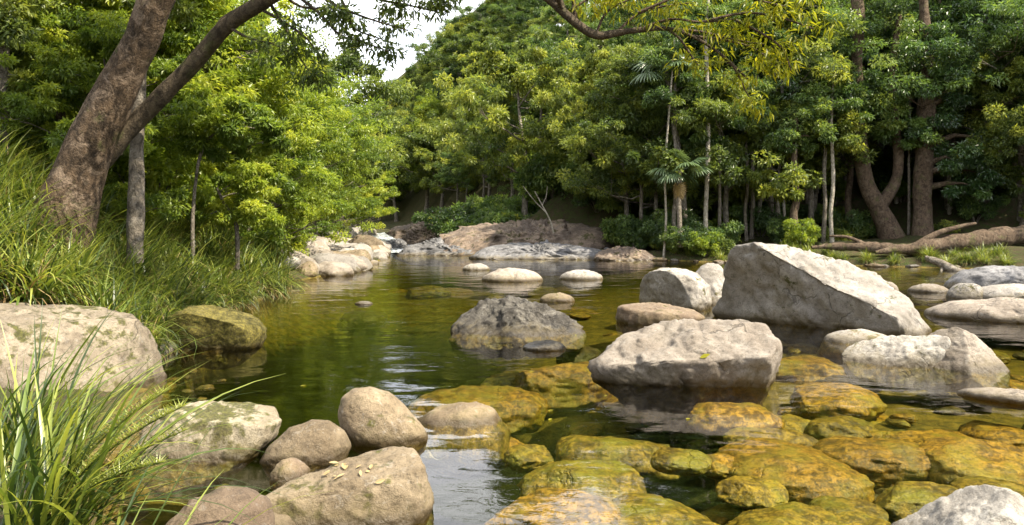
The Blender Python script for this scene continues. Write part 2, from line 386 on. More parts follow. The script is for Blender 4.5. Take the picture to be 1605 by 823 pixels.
def boulder(label, outline, ybase, mat='granite', depth=.85, q=.72, cuts=(), seed=1, sub=6, rough=1.0, name='boulder', cat='boulder', group=None, z0=0.0, fine=1.0):
    """a boulder standing where its front foot meets the level z0; outline: its profile in photo pixels"""
    if isinstance(outline, Box):                     # low stones: widest at the waterline
        x0, x1, y0, _ = outline.box
        yw = HY + F * (H - z0) / (F * (H - z0) / (ybase - HY) * (1 + depth * (x1 - x0) / F * .5))
        hw_ = (x1 - x0) / 2 / .98; xm = (x0 + x1) / 2; q = max(q, .95)
        outline = el(xm - hw_, xm + hw_, y0, yw + (yw - y0) * 1.15, 16, 2.0)
    ol = np.array(outline, float)
    w = np.ptp(ol[:, 0]); df = F * (H - z0) / (ybase - HY)
    T = depth * w * df / F
    Yc = df + T * .5
    c = (ol.max(0) + ol.min(0)) / 2
    # outline sampled by angle
    pts = []
    for a, b in zip(ol, np.roll(ol, -1, 0)):
        for k in range(24): pts.append(a + (b - a) * k / 24)
    pts = np.array(pts) - c
    ang = np.arctan2(-pts[:, 1], pts[:, 0]); rad = np.hypot(pts[:, 0], pts[:, 1])
    o = np.argsort(ang); ang, rad = ang[o], rad[o]
    g = np.linspace(-np.pi, np.pi, 361); rr = np.interp(g, np.r_[ang - 2 * np.pi, ang, ang + 2 * np.pi], np.r_[rad, rad, rad])
    ker = np.hanning(11); ker /= ker.sum(); rr = np.convolve(np.r_[rr[-11:-1], rr, rr[1:11]], ker, 'same')[10:-10]
    D, Fa = ico(sub)
    th = np.arctan2(D[:, 2], D[:, 0]); cp = np.clip(np.hypot(D[:, 0], D[:, 2]), 1e-6, 1)
    r = np.interp(th, g, rr) * cp ** q * Yc / F
    a, cc = r * np.cos(th), r * np.sin(th); b = np.sign(D[:, 1]) * np.abs(D[:, 1]) ** q * T / 2
    hw, hh = np.ptp(ol[:, 0]) / 2 * Yc / F, np.ptp(ol[:, 1]) / 2 * Yc / F
    L = np.column_stack([a, b, cc]); S = np.array([hw, T / 2, hh])
    for nx, ny, nz, k in cuts:                      # ny<0 faces the viewer
        n = np.array([nx, ny, nz], float); n /= np.linalg.norm(n)
        u = L / S; e = np.maximum(u @ n - k, 0)
        L = L - (e * .93)[:, None] * n * S
    size = (hw * T / 2 * hh) ** (1 / 3)
    L = roughen(L + seed * 3.1, D, size, seed, rough, fine) - seed * 3.1
    if name == 'bedrock':                           # tilted layers and broken steps
        k = (L @ np.array([.25, -.2, 1.])) / size * 5 + 1.6 * fbm(L / size * 1.5, seed + 31, 3); k = k - np.floor(k)
        L = L + D * (size * (.10 * (k ** 2 - .3) + .10 * np.abs(fbm(L / size * np.array([2.5, 2.5, 7]), seed + 41, 4))))[:, None]
    cen = on(*c, Yc)
    ray = np.array([cen[0], cen[1], (cen[2] - H)]); ray /= np.linalg.norm(ray)
    rgt = np.cross(ray, [0, 0, 1]); rgt /= np.linalg.norm(rgt); up = np.cross(rgt, ray)
    Vw = L[:, :1] * rgt + L[:, 1:2] * ray + L[:, 2:] * up
    me = np_mesh(name, Vw, Fa)
    return tag(link(name, me, M[mat], None, cen), label, cat, group)

class Box(list): pass
def el(x0, x1, y0, y1, n=14, p=2.4):
    """rounded outline filling a box"""
    cx, cy_ = (x0 + x1) / 2, (y0 + y1) / 2
    o = []
    for k in range(n):
        a = 2 * math.pi * k / n; c, s = math.cos(a), math.sin(a)
        o.append((cx + (x1 - x0) / 2 * math.copysign(abs(c) ** (2 / p), c), cy_ - (y1 - y0) / 2 * math.copysign(abs(s) ** (2 / p), s)))
    o = Box(o); o.box = (x0, x1, y0, y1)
    return o

# -- right-hand group
boulder('huge pale grey wedge-shaped boulder, tallest rock in the river', [(1112, 560), (1113, 505), (1120, 462), (1132, 420), (1152, 397), (1180, 385), (1222, 388), (1268, 396), (1318, 407), (1356, 424), (1396, 458), (1436, 510), (1430, 560), (1270, 585)],
        522, 'granite', .62, .62, [(-.62, -.72, -.30, .22), (.42, -.5, .75, .66), (.5, .1, .85, .88)], 3, rough=1.5)
boulder('broad tan slab boulder with a yellow leaf on it, overhanging the clear pool', [(920, 580), (948, 556), (985, 524), (1040, 505), (1090, 498), (1150, 497), (1192, 506), (1217, 540), (1212, 568), (1196, 600), (1175, 640), (1080, 655), (1000, 640), (945, 606)],
        612, 'pink', .62, .66, [(-.1, -.65, .72, .60), (.1, -.85, -.5, .62)], 11, rough=1.5)
boulder('rounded pale boulder leaning behind the low dark slab', [(1000, 480), (1002, 455), (1012, 432), (1035, 421), (1065, 420), (1092, 428), (1110, 447), (1113, 475), (1100, 500), (1010, 500)], 487, 'granite', .9, .72, [(-.7, -.65, -.25, .40)], 5)
boulder('smooth grey boulder squeezed between the rounded boulder and the huge wedge', el(1076, 1150, 413, 495), 478, 'granite', .9, .75, [], 6)
boulder('low dark brown slab in front of the rounded pale boulder', [(967, 500), (970, 482), (1000, 474), (1040, 471), (1075, 480), (1102, 496), (1090, 522), (980, 525)], 510, 'brown', .8, .7, [(.2, -.3, .9, .55)], 7)
boulder('jagged black and white banded rock in midstream', [(708, 516), (728, 492), (755, 472), (775, 464), (800, 470), (822, 472), (850, 478), (885, 490), (917, 515), (915, 545), (800, 560), (712, 545)], 529, 'schist', .55, .62, [(-.4, -.8, .5, .42), (.5, -.7, .5, .45), (.1, -.5, .85, .6)], 8, rough=2.3)
boulder('small dark stone at the foot of the banded rock', el(820, 886, 532, 562), 551, 'schist', 1.0, .75, [(-.3, -.5, .8, .6)], 9, 5)
boulder('low rounded pale rock just above the surface of the far pool', el(755, 851, 421, 462), 442, 'pink', .8, .75, [], 12, 5)
boulder('small pale rock with a grey top in the far pool', el(877, 944, 423, 455), 439, 'granite', .8, .75, [], 13, 5)
boulder('flat pale stone barely breaking the water behind the banded rock', el(846, 901, 459, 487), 474, 'tan', .8, .75, [], 14, 5)
boulder('small white stone at the far edge of the pool', el(725, 768, 413, 434), 424, 'white', .8, .75, [], 15, 5)
boulder('tiny pale stone tip alone in the green pool', el(556, 584, 472, 486), 477.5, 'white', .8, .75, [], 16, 4)
boulder('cracked white lichened rock beside the tan pyramid rock', [(1326, 560), (1345, 540), (1385, 531), (1420, 526), (1450, 523), (1478, 522), (1482, 560), (1476, 600), (1400, 612), (1340, 600)], 577, 'white', .6, .66, [(-.3, -.8, .5, .5), (.3, -.9, 0, .62)], 17, rough=1.2, fine=.5)
boulder('smooth tan pyramid-shaped rock standing in rippled water', [(1446, 560), (1455, 535), (1475, 521), (1500, 513), (1525, 526), (1548, 548), (1574, 578), (1568, 615), (1460, 615)], 585, 'pink', .75, .66, [(-.35, -.8, .4, .48), (.6, -.6, .4, .5)], 18)
boulder('long grey boulder on the far right edge of the river', [(1488, 470), (1493, 447), (1515, 428), (1550, 419), (1600, 419), (1660, 428), (1690, 450), (1680, 485), (1500, 485)], 459, 'ledge', .6, .7, [], 19)
boulder('small pale stone tucked under the long grey boulder', el(1488, 1546, 443, 488), 469, 'granite', .9, .72, [], 20, 5)
boulder('mid-sized grey boulder between the long grey boulder and the flat one', el(1522, 1660, 447, 500), 473, 'granite', .7, .72, [], 21, 5)
boulder('flat wide pale rock lying low in shadowed ripples', el(1464, 1720, 470, 540), 508, 'pink', .6, .72, [], 22)
boulder('small flat pale stone in open water behind the huge wedge', el(1426, 1484, 445, 474), 459, 'pink', .8, .75, [], 23, 5)
boulder('fist-shaped stone touching the far slope of the huge wedge', el(1380, 1408, 442, 474), 460, 'pink', .9, .75, [], 24, 4)
boulder('flat grey shelf of rock at the foot of the huge wedge', [(1285, 560), (1297, 528), (1320, 519), (1350, 517), (1380, 522), (1400, 535), (1405, 565), (1340, 590)], 541, 'granite', .7, .95, [], 25, 5)
boulder('pinkish flat rock with water lapping over it', el(1510, 1660, 610, 670), 636, 'pink', .7, .72, [], 26, 5)
boulder('white crusted rock with golden algae on its drowned side', [(1400, 850), (1440, 812), (1480, 786), (1515, 764), (1550, 756), (1585, 763), (1612, 800), (1630, 850), (1620, 960), (1420, 960)], 900, 'white', .7, .74, [(-.55, -.35, .6, .5)], 27, rough=1.1, fine=.6)
# -- lower left group
boulder('egg-shaped smooth brown boulder standing on end by the pool', [(532, 645), (537, 622), (556, 608), (582, 606), (610, 617), (640, 643), (664, 672), (670, 690), (650, 715), (600, 722), (555, 702), (535, 672)], 702, 'tan', .85, .86, [], 31, rough=.55, fine=.6)
boulder('large tan boulder with a sloping top holding dead leaves', [(408, 800), (416, 775), (452, 752), (500, 738), (560, 718), (610, 703), (642, 702), (660, 728), (672, 770), (678, 798), (660, 830), (560, 862), (440, 860), (412, 830)], 838, 'tan', .62, .68, [(-.22, -.45, .85, .50), (-.1, -.97, .05, .62)], 32)
boulder('rounded brown boulder next to the egg-shaped one', [(410, 718), (425, 695), (455, 672), (488, 660), (515, 662), (540, 682), (549, 705), (535, 735), (480, 752), (425, 742)], 731, 'tan', .8, .78, [], 33, rough=.7)
boulder('small brown stone wedged in front of the rounded brown boulder', el(424, 486, 719, 775), 758, 'brown', .9, .74, [], 34, 5)
boulder('pale boulder with olive moss on its shaded side', [(226, 690), (232, 660), (255, 637), (295, 625), (345, 624), (395, 632), (425, 645), (438, 670), (428, 692), (400, 722), (340, 752), (260, 765), (232, 740)], 733, 'halfmoss', .75, .70, [(-.4, -.85, .1, .5), (.1, -.4, .9, .62)], 35)
boulder('dark mossy boulder at the grassy bank', [(261, 515), (268, 495), (300, 480), (332, 477), (365, 484), (395, 498), (413, 520), (408, 548), (370, 575), (290, 575), (264, 545)], 553, 'mossy', .8, .80, [(.3, -.35, .85, .72), (-.4, -.85, -.3, .55)], 36)
boulder('huge pale mossy boulder filling the left bank under the grass', [(-190, 700), (-170, 500), (-70, 446), (30, 436), (115, 460), (180, 486), (222, 525), (242, 575), (246, 640), (225, 740), (80, 800), (-130, 800)], 665, 'leftrock', .8, .66, [(.25, -.8, .55, .46), (.1, -.25, 1, .62), (.8, -.5, .1, .7)], 37, rough=.9)
boulder('flat white stone sloping into the water beside the egg-shaped boulder', [(640, 690), (654, 655), (680, 641), (715, 633), (745, 632), (778, 645), (800, 680), (790, 730), (720, 745), (655, 730)], 672, 'tan', .8, .9, [], 38, 5)
boulder('tan stone cut off by the grass at the waterside', el(352, 470, 803, 880), 852, 'tan', .8, .74, [], 39, 5)
boulder('low brown drowned boulder between the grass and the mossy pale one', [(250, 860), (265, 815), (300, 785), (345, 770), (390, 775), (420, 800), (425, 850), (400, 920), (270, 930)], 970, 'brown', .8, .74, [], 40, 5)
boulder('flat grey stone beside the dark mossy boulder', el(222, 276, 530, 568), 556, 'granite', .9, .74, [], 41, 5)
boulder('small brown stone under the hanging grass at the bank', el(196, 232, 552, 590), 580, 'brown', .9, .74, [], 42, 4)
boulder('pale stone half hidden in the bank grass', el(160, 212, 372, 420), 395, 'tan', .9, .72, [], 43, 5, z0=1.2)

# -- stones shared as mesh data
def stone_mesh(seed, sub=4, flat=.55, ncut=5, rg=1.0):
    rng = np.random.default_rng(seed); D, Fa = ico(sub)
    S = np.array([rng.uniform(.85, 1.15), rng.uniform(.65, 1.0), flat * rng.uniform(.8, 1.2)])
    L = np.sign(D) * np.abs(D) ** rng.uniform(.75, .95)
    for k in range(ncut):
        n = rng.normal(size=3); n[2] = abs(n[2]) * .8; n /= np.linalg.norm(n)
        L = L - (np.maximum(L @ n - rng.uniform(.62, .82), 0) * .85)[:, None] * n
    L = L * S
    return np_mesh('stone', roughen(L + seed * 2.7, D, .85, seed, rg) - seed * 2.7, Fa)
STONES = [stone_mesh(100 + i, 5) for i in range(9)] + [stone_mesh(140 + i, 5, .8, 3, 1.6) for i in range(9)]
STMAT = {}
def stone(mesh_i, mat, loc, size, rz, label, group, name='stone', cat='stone', tilt=0):
    key = (mesh_i, mat)
    if key not in STMAT:
        me = STONES[mesh_i].copy(); me.materials.clear(); me.materials.append(M[mat]); STMAT[key] = me
    o = bpy.data.objects.new(name, STMAT[key]); COL.objects.link(o)
    o.location = loc; o.rotation_euler = (tilt, tilt * .5, rz)
    o.scale = size if isinstance(size, tuple) else (size,) * 3
    return tag(o, label, cat, group)

rnd = random.Random(7)
NEAR = {'the egg-shaped boulder': at(600, 700), 'the broad slab boulder': at(1060, 612), 'the huge wedge boulder': at(1270, 522), 'the cracked white rock': at(1400, 577), 'the tan pyramid rock': at(1520, 585), 'the white crusted rock': at(1550, 860), 'the banded midstream rock': at(810, 530), 'the low dark slab': at(1030, 510), 'the low rocks of the far pool': at(850, 442), 'the long grey boulder': at(1570, 460), 'the pinkish lapped rock': at(1570, 634), 'the large dark amber drowned boulder': at(1250, 720)}
def near(x, y): return min(NEAR, key=lambda k: (NEAR[k][0] - x) ** 2 + (NEAR[k][1] - y) ** 2)
def px_of(x, y): return CX + F * x / y
# drowned stones seen one by one through the clear water (pixel box of each)
DROWN = [(865, 772, 185, 62, 'gold', 'brown drowned stone beside the bright sky reflection'), (1042, 778, 195, 88, 'gold2', 'large yellow-green drowned boulder with a smooth sloping top'),
         (1240, 788, 205, 96, 'gold2', 'bright yellow-green drowned boulder beside the white crusted rock'), (1250, 703, 225, 82, 'gold', 'long dark amber drowned boulder sloping to the right'),
         (1392, 690, 178, 74, 'gold', 'rounded golden drowned boulder with a sharp bright rim'), (1545, 705, 175, 70, 'gold', 'long golden drowned slab behind the white crusted rock'),
         (915, 722, 165, 62, 'gold2', 'knobbly yellow drowned stone in the deep green pool'), (1068, 708, 72, 58, 'gold2', 'small round olive drowned stone beside a dark one'),
         (1130, 702, 62, 50, 'gold', 'small dark drowned stone touching the round olive one'), (975, 672, 175, 44, 'gold2', 'dim green drowned slab under the tan overhanging boulder'),
         (1450, 648, 190, 42, 'gold', 'flat golden drowned slab in rippled shallows'), (1320, 634, 125, 30, 'gold2', 'thin pale drowned slab in rippled shallows'),
         (1305, 602, 138, 32, 'gold', 'bright amber stone just under the surface by the cracked white rock'), (750, 606, 178, 66, 'gold', 'broad rough brown drowned slab in front of the banded rock'),
         (880, 572, 150, 50, 'gold', 'golden drowned wedge between the banded rock and the tan slab boulder'), (755, 668, 120, 66, 'gold', 'golden drowned foot of the flat white stone'),
         (1248, 553, 115, 38, 'gold', 'orange drowned stone in front of the huge wedge'), (1150, 632, 130, 44, 'gold', 'pale gold drowned slab under the overhanging boulder edge'),
         (1445, 745, 125, 38, 'gold2', 'olive drowned stone behind the white crusted rock'), (1575, 745, 120, 40, 'gold2', 'yellow drowned stone behind the tip of the white crusted rock'),
         (1585, 590, 70, 40, 'gold', 'golden drowned stone beside the tan pyramid rock'), (1580, 650, 110, 36, 'gold', 'amber drowned slab by the pinkish flat rock'),
         (1210, 665, 120, 36, 'gold2', 'greenish drowned slab above the long amber boulder'), (830, 692, 70, 40, 'gold2', 'olive drowned stone by the golden foot of the white stone'),
         (1180, 735, 90, 40, 'gold2', 'dark olive drowned stone between two yellow boulders'), (1330, 760, 90, 44, 'gold2', 'small drowned stone between the yellow boulder and the olive one')]
for i, (cx, cy_, w, h, mt, lb) in enumerate(DROWN):
    x, y, _ = at(cx, cy_ - h * .06, -.10)
    wx = w * y / F / 2
    ly = h * y * y / (F * H) / 2 * .92
    ly = min(ly, wx * 1.35)
    hz_ = max(.13, min(wx, ly) * .56)
    top = -.09 - .16 * rnd.random()
    stone(9 + i % 9, mt, (x, y + ly * .1, top - hz_ * .82), (wx * 1.1, ly * .95, hz_ * .9), rnd.uniform(-.35, .35) + (math.pi if i % 2 else 0), lb, None, 'river_stone', 'stone')
# the many more of the stony bed
n = 0; tries = 0; placed = []
while n < 175 and tries < 9000:
    tries += 1
    y = rnd.uniform(4.6, 15) if rnd.random() < .75 else rnd.uniform(15, 30); x = rnd.uniform(-.2, .70) * y
    if y < 7 and x > -.2 * y and rnd.random() < .2: pass
    s = sd(x, y)
    if s > -.4: continue
    b = hz(x, y)
    if b < -.95 or (x - .9) ** 2 / 2.6 + (y - 8.8) ** 2 / 1.6 < 1 or (abs(x + .35) < .45 and y < 7.4): continue
    r = (.10 + .38 * rnd.random() ** 2) * (1 + max(0, y - 10) * .06)
    if any((x - a) ** 2 + (y - c) ** 2 < (.62 * (r + rr_)) ** 2 for a, c, rr_ in placed): continue
    placed.append((x, y, r)); n += 1
    zt = min(b + r * .55, -.14 - .36 * rnd.random() - r * .5)
    stone(9 + rnd.randrange(9), rnd.choice(['gold', 'gold2', 'gold3', 'gold3']), (x, y, zt), (r * 1.3, r * 1.05, r * .55), rnd.uniform(0, 6.28), 'algae-coated stone on the river bed near ' + near(x, y), 'stones on the river bed under the clear water', 'river_stone')

# -- gravel bar and far bed upstream
BAR = [(438, 506, 404, 446, 434, 'pink', 'smooth tan boulder at the tip of the gravel bar by the grass'), (532, 582, 396, 428, 417, 'ledge', 'flat grey slab sloping into the pool at the bar'),
       (482, 548, 374, 414, 403, 'pink', 'large pinkish boulder in the middle of the gravel bar'), (546, 608, 370, 406, 397, 'granite', 'big grey boulder at the upstream end of the bar'),
       (456, 500, 386, 420, 408, 'tan', 'brownish boulder behind the bar tip boulder'), (500, 534, 400, 424, 415, 'brown', 'brown stone at the bar waterline'),
       (440, 470, 372, 402, 392, 'pink', 'pale boulder half under the bank branches'), (508, 560, 352, 380, 372, 'granite', 'pale boulder high on the gravel bar'),
       (470, 506, 362, 388, 380, 'tan', 'tan boulder beside the large pinkish one'), (560, 592, 358, 378, 372, 'granite', 'grey stone above the big upstream boulder'),
       (440, 478, 350, 372, 366, 'pink', 'rounded pale boulder under the lime-green tree')]
for i, (x0, x1, y0, y1, yb, mt, lb) in enumerate(BAR):
    zz = 0.0 if yb > 396 else (.18 if yb > 385 else .55)
    boulder(lb, el(x0, x1, y0, y1 + 6), yb, mt, .8, .72, [(rnd.uniform(-.5, .5), -.7, .5, .55)], 50 + i, 5, z0=zz)
n = 0
while n < 165:
    y = rnd.uniform(24, 88) if n < 85 else rnd.uniform(25, 52); x = -7.0 - (y - 24) * .03 - rnd.uniform(-1.5, 5 if n < 85 else 2.2) - max(0, y - 55) * .3
    s = sd(x, y)
    if s < .05: continue
    r = rnd.uniform(.2, .68 if n < 85 else .95) * (1 + .008 * (y - 24)); n += 1
    stone(rnd.randrange(9), rnd.choice(['pink', 'granite', 'tan', 'granite']), (x, y, hz(x, y) + r * .12), (r * 1.1, r, r * rnd.uniform(.8, 1.2)), rnd.uniform(0, 6.28), 'sun-bleached ' + ('small' if r < .35 else 'large' if r > .6 else 'mid-sized') + ' stone of the gravel bar ' + ('by the quiet pool' if y < 38 else 'beside the rapids' if y < 58 else 'far upstream'), 'stones of the gravel bar', 'stone', tilt=rnd.uniform(-.3, .3))
# stones scattered along the right bank waterline
for k in range(26):
    px = rnd.uniform(960, 1600); x = (px - CX) / F
    d = 30
    for d in np.arange(26, 44, .4):
        if sd(x * d, d) > -.2: break
    r = rnd.uniform(.12, .34)
    stone(rnd.randrange(9), rnd.choice(['brown', 'ledge', 'tan']), (x * d, d, .03), (r * 1.2, r, r * .7), rnd.uniform(0, 6.28), 'small dark stone along the shaded waterline of the forest bank', 'stones along the forest bank', 'stone')

# pebbles caught between the near boulders along the left shore
n = 0
while n < 70:
    y = rnd.uniform(4.6, 11.5); x = rnd.uniform(-5.4, -.6)
    s = sd(x, y)
    if s < -1.0 or s > .25: continue
    r = rnd.uniform(.03, .10); n += 1
    stone(rnd.randrange(18), rnd.choice(['tan', 'brown', 'granite', 'gold3']), (x, y, max(hz(x, y), -.22) + r * .2), (r * 1.2, r, r * .75), rnd.uniform(0, 6.28), 'small rounded pebble in the shallows of the left shore', 'pebbles of the left shore', 'pebble', 'pebble', tilt=rnd.uniform(-.3, .3))
# -- bedrock outcrop across the pool
OUT = [('broad red-brown bedrock dome strewn with dry litter below the forest', [(672, 405), (696, 366), (735, 352), (790, 345), (860, 347), (925, 356), (960, 378), (975, 405), (960, 425), (690, 425)], 402, 'outcrop', .5, 1.4),
       ('grey-blue ledge sloping from the rapids to the pool', [(620, 402), (640, 386), (690, 376), (730, 372), (770, 384), (760, 410), (640, 416)], 401, 'ledge', .55, 1.5),
       ('dark triangular rock standing above the rapids', [(632, 385), (640, 362), (655, 346), (675, 352), (690, 370), (694, 392), (640, 395)], 391, 'outcrop', .8, 1.3),
       ('long grey ledge along the foot of the bedrock dome', [(735, 408), (760, 388), (820, 380), (880, 384), (940, 392), (965, 406), (940, 416), (760, 418)], 407, 'ledge', .35, 1.6),
       ('low brown rock at the end of the bedrock by the forest', [(930, 408), (945, 392), (975, 386), (1010, 394), (1035, 408), (1000, 420), (945, 420)], 409, 'outcrop', .6, 1.3),
       ('grey rock split by the white rapids', el(596, 640, 372, 402), 394, 'ledge', .7, 1.4),
       ('brown bedrock step behind the dark triangular rock', [(600, 375), (620, 356), (660, 348), (720, 350), (735, 380), (640, 390)], 383, 'outcrop', .6, 1.4)]
for i, (lb, ol, yb, mt, dp, rg) in enumerate(OUT):
    boulder(lb, ol, yb, mt, dp, .6, [(rnd.uniform(-.4, .4), -.8, .5, .5), (rnd.uniform(-.4, .4), -.4, .85, .55)], 80 + i, 6, rough=rg, name='bedrock', cat='rock', fine=1.8)

for k in range(34):                                  # broken blocks along its foot
    d = rnd.uniform(39.5, 47); px = rnd.uniform(625, 985); x = (px - CX) * d / F
    s_ = sd(x, d)
    if s_ < -.3 or s_ > 4: continue
    r = rnd.uniform(.25, .75)
    stone(rnd.randrange(9), rnd.choice(['outcrop', 'ledge', 'ledge']), (x, d, max(hz(x, d), 0) + r * .1), (r * 1.3, r, r * rnd.uniform(.6, 1.)), rnd.uniform(0, 6.28), 'broken angular block at the foot of the bedrock shelf', 'broken blocks of the bedrock shelf', 'rock', 'rock', tilt=rnd.uniform(-.4, .4))

# ------------------------------------------------------------------ plant building blocks
def tube(path, rad, ns=8, wob=0., seed=0):
    path = np.asarray(path, float); n = len(path); rad = np.asarray(rad, float)
    T = np.gradient(path, axis=0); T /= np.linalg.norm(T, axis=1)[:, None] + 1e-9
    ref = np.array([0, 1., 0]) if abs(T[0] @ np.array([0, 1., 0])) < .9 else np.array([1., 0, 0])
    A = np.cross(T, ref); A /= np.linalg.norm(A, axis=1)[:, None] + 1e-9; B = np.cross(T, A)
    th = np.linspace(0, 2 * np.pi, ns, endpoint=False)
    rr = rad[:, None] * np.ones(ns)
    Vv = path[:, None, :] + rr[..., None] * (np.cos(th)[None, :, None] * A[:, None, :] + np.sin(th)[None, :, None] * B[:, None, :])
    if wob > 0:
        flat = Vv.reshape(-1, 3); dirs = (flat - np.repeat(path, ns, 0)); dirs /= np.linalg.norm(dirs, axis=1)[:, None] + 1e-9
        flat = flat + dirs * (fbm(flat * np.array([2.2, 2.2, 1.1]) / max(rad.max(), .05) * .35 + seed, seed, 3) * wob * rr.ravel())[:, None]
        Vv = flat.reshape(n, ns, 3)
    i = np.arange(n - 1)[:, None] * ns; j = np.arange(ns)[None, :]; j2 = (j + 1) % ns
    Fq = np.stack([i + j, i + j2, i + ns + j2, i + ns + j], -1).reshape(-1, 4)
    return Vv.reshape(-1, 3), Fq
def smooth_path(pts, n):
    pts = np.asarray(pts, float); t = np.linspace(0, 1, len(pts)); u = np.linspace(0, 1, n)
    out = []
    m = len(pts)
    P = np.vstack([2 * pts[0] - pts[1], pts, 2 * pts[-1] - pts[-2]])
    for x in u:
        k = min(int(x * (m - 1)), m - 2); f = x * (m - 1) - k
        p0, p1, p2, p3 = P[k], P[k + 1], P[k + 2], P[k + 3]
        out.append(.5 * ((2 * p1) + (-p0 + p2) * f + (2 * p0 - 5 * p1 + 4 * p2 - p3) * f * f + (-p0 + 3 * p1 - 3 * p2 + p3) * f ** 3))
    return np.array(out)
class Acc:
    def __init__(s): s.V, s.F, s.n = [], [], 0
    def add(s, VF):
        s.V.append(VF[0]); s.F.append(VF[1] + s.n); s.n += len(VF[0])
    def mesh(s, name, smooth=True): return np_mesh(name, np.vstack(s.V), np.vstack(s.F), smooth)

def leaf_arrays(P, D, N, L, W, fold=.22, droop=.15):
    """folded leaves with a pointed tip: 6 vertices, 4 triangles"""
    D = D / (np.linalg.norm(D, axis=1)[:, None] + 1e-9)
    S = np.cross(D, N); S /= np.linalg.norm(S, axis=1)[:, None] + 1e-9; N = np.cross(S, D)
    L = L[:, None]; W = W[:, None]
    tip = P + D * L - N * L * droop
    a = P + D * L * .35 + S * W * .5 + N * W * fold; b = P + D * L * .35 - S * W * .5 + N * W * fold
    n = len(P)
    V = np.stack([P, a, tip, b], 1).reshape(-1, 3)
    k = np.arange(n)[:, None] * 4
    Fq = np.concatenate([k + np.array([0, 1, 2]), k + np.array([0, 2, 3])], 0)
    return V, Fq

def scatter_leaves(rng, cen, rad, n, L, W, flat=.6, up=.9, shell=.55, hang=0.):
    """n leaves round each of the clump centres; returns P,D,N,L,W"""
    m = len(cen)
    idx = np.repeat(np.arange(m), n)
    d = rng.normal(size=(m * n, 3)); d /= np.linalg.norm(d, axis=1)[:, None]
    r = rng.random(m * n) ** .5 * (1 - shell) + shell * rng.random(m * n) ** .2
    P = cen[idx] + d * (r * rad[idx])[:, None] * np.array([1, 1, flat])
    N = d * .55 + rng.normal(size=d.shape) * .45; N[:, 2] += up
    D = d * .8 + rng.normal(size=d.shape) * .6; D[:, 2] -= .25 + hang
    l = L * rng.uniform(.65, 1.25, m * n)
    return idx, P, D, N, l, W / L * l * rng.uniform(.8, 1.15, m * n)

def gen_tree(seed, Ht, r0, cbase, crad, nl, leaf, n_leaf, lean=0., flat=.6, bend=.5, limb_up=.5, lw=.42, ctop=.75, nsub=4, clump=.30, hang=0., shell=.2):
    rng = np.random.default_rng(seed)
    acc = Acc(); Cs = []; Rs = []
    a0 = rng.uniform(0, 6.28)
    k = 9; t = np.linspace(0, 1, k)
    path = np.column_stack([lean * t ** 1.5 * Ht + np.cumsum(rng.normal(0, bend * Ht * .013, k)), np.cumsum(rng.normal(0, bend * Ht * .013, k)), t * Ht * .92])
    path[0] = (0, 0, -.5); path = smooth_path(path, 16)
    rads = r0 * (1 - .82 * np.linspace(0, 1, 16)) * (1 + .5 * np.exp(-np.linspace(0, 1, 16) * 14))
    acc.add(tube(path, rads, 9, .25, seed))
    for i in range(nl):
        ti = cbase + (1 - cbase) * ((i + rng.uniform(.1, .9)) / nl) ** .9
        p = path[min(int(ti * 15), 15)]
        az = a0 + i * 2.399 + rng.normal(0, .3)
        shp = math.sin(math.pi * min(.98, .28 + (ti - cbase) / (1 - cbase) * ctop)) ** .7
        Ln = crad * shp * rng.uniform(.75, 1.15)
        el_ = limb_up * rng.uniform(.4, 1.3) + .5 * (ti - cbase)
        dirv = np.array([math.cos(az), math.sin(az), math.tan(el_) * .7])
        u = np.linspace(0, 1, 6)[:, None]
        lp = p + dirv * Ln * u + np.array([0, 0, 1.]) * Ln * (.22 * u ** 2 - .22 * u) + np.cumsum(rng.normal(0, .035 * Ln, (6, 3)), 0) * (u > 0)
        lr = max(r0 * .42 * (1 - ti * .5), .02) * (1 - .8 * u[:, 0])
        acc.add(tube(lp, lr, 6))
        Cs.append(lp[-1]); Rs.append(clump * crad * rng.uniform(.75, 1.2))
        for j in range(nsub):
            tj = rng.uniform(.3, .95); q = lp[min(int(tj * 5), 5)]
            dv = dirv * .6 + rng.normal(size=3) * .75; dv[2] = abs(dv[2]) * .7 - .12; dv /= np.linalg.norm(dv)
            sp = q + dv * np.linspace(0, 1, 4)[:, None] * Ln * rng.uniform(.3, .55) + np.array([0, 0, .06 * Ln]) * np.linspace(0, 1, 4)[:, None] ** 2
            acc.add(tube(sp, np.linspace(lr[2] * .6, lr[-1] * .4, 4), 5))
            Cs.append(sp[-1]); Rs.append(clump * crad * rng.uniform(.55, 1.0))
    Cs.append(path[-1]); Rs.append(clump * crad)
    Cs, Rs = np.array(Cs), np.array(Rs)
    Cs = np.repeat(Cs, 3, 0) + rng.normal(size=(len(Cs) * 3, 3)) * (np.repeat(Rs, 3) * .62)[:, None] * np.array([1, 1, .75]); Rs = np.repeat(Rs, 3) * rng.uniform(.32, .85, len(Rs) * 3)
    per = max(8, int(n_leaf / len(Cs)))
    idx, P, D, N, l, w = scatter_leaves(rng, Cs, Rs, per, leaf, leaf * lw, flat, hang=hang, shell=shell)
    V, Fq = leaf_arrays(P, D, N, l, w)
    ct = rng.uniform(.1, .75, len(Cs)); tint = np.repeat(np.clip(ct[idx] + rng.normal(0, .13, len(idx)), 0, 1), 4)
    return acc.mesh('trunk'), np_mesh('crown', V, Fq, False, tint)

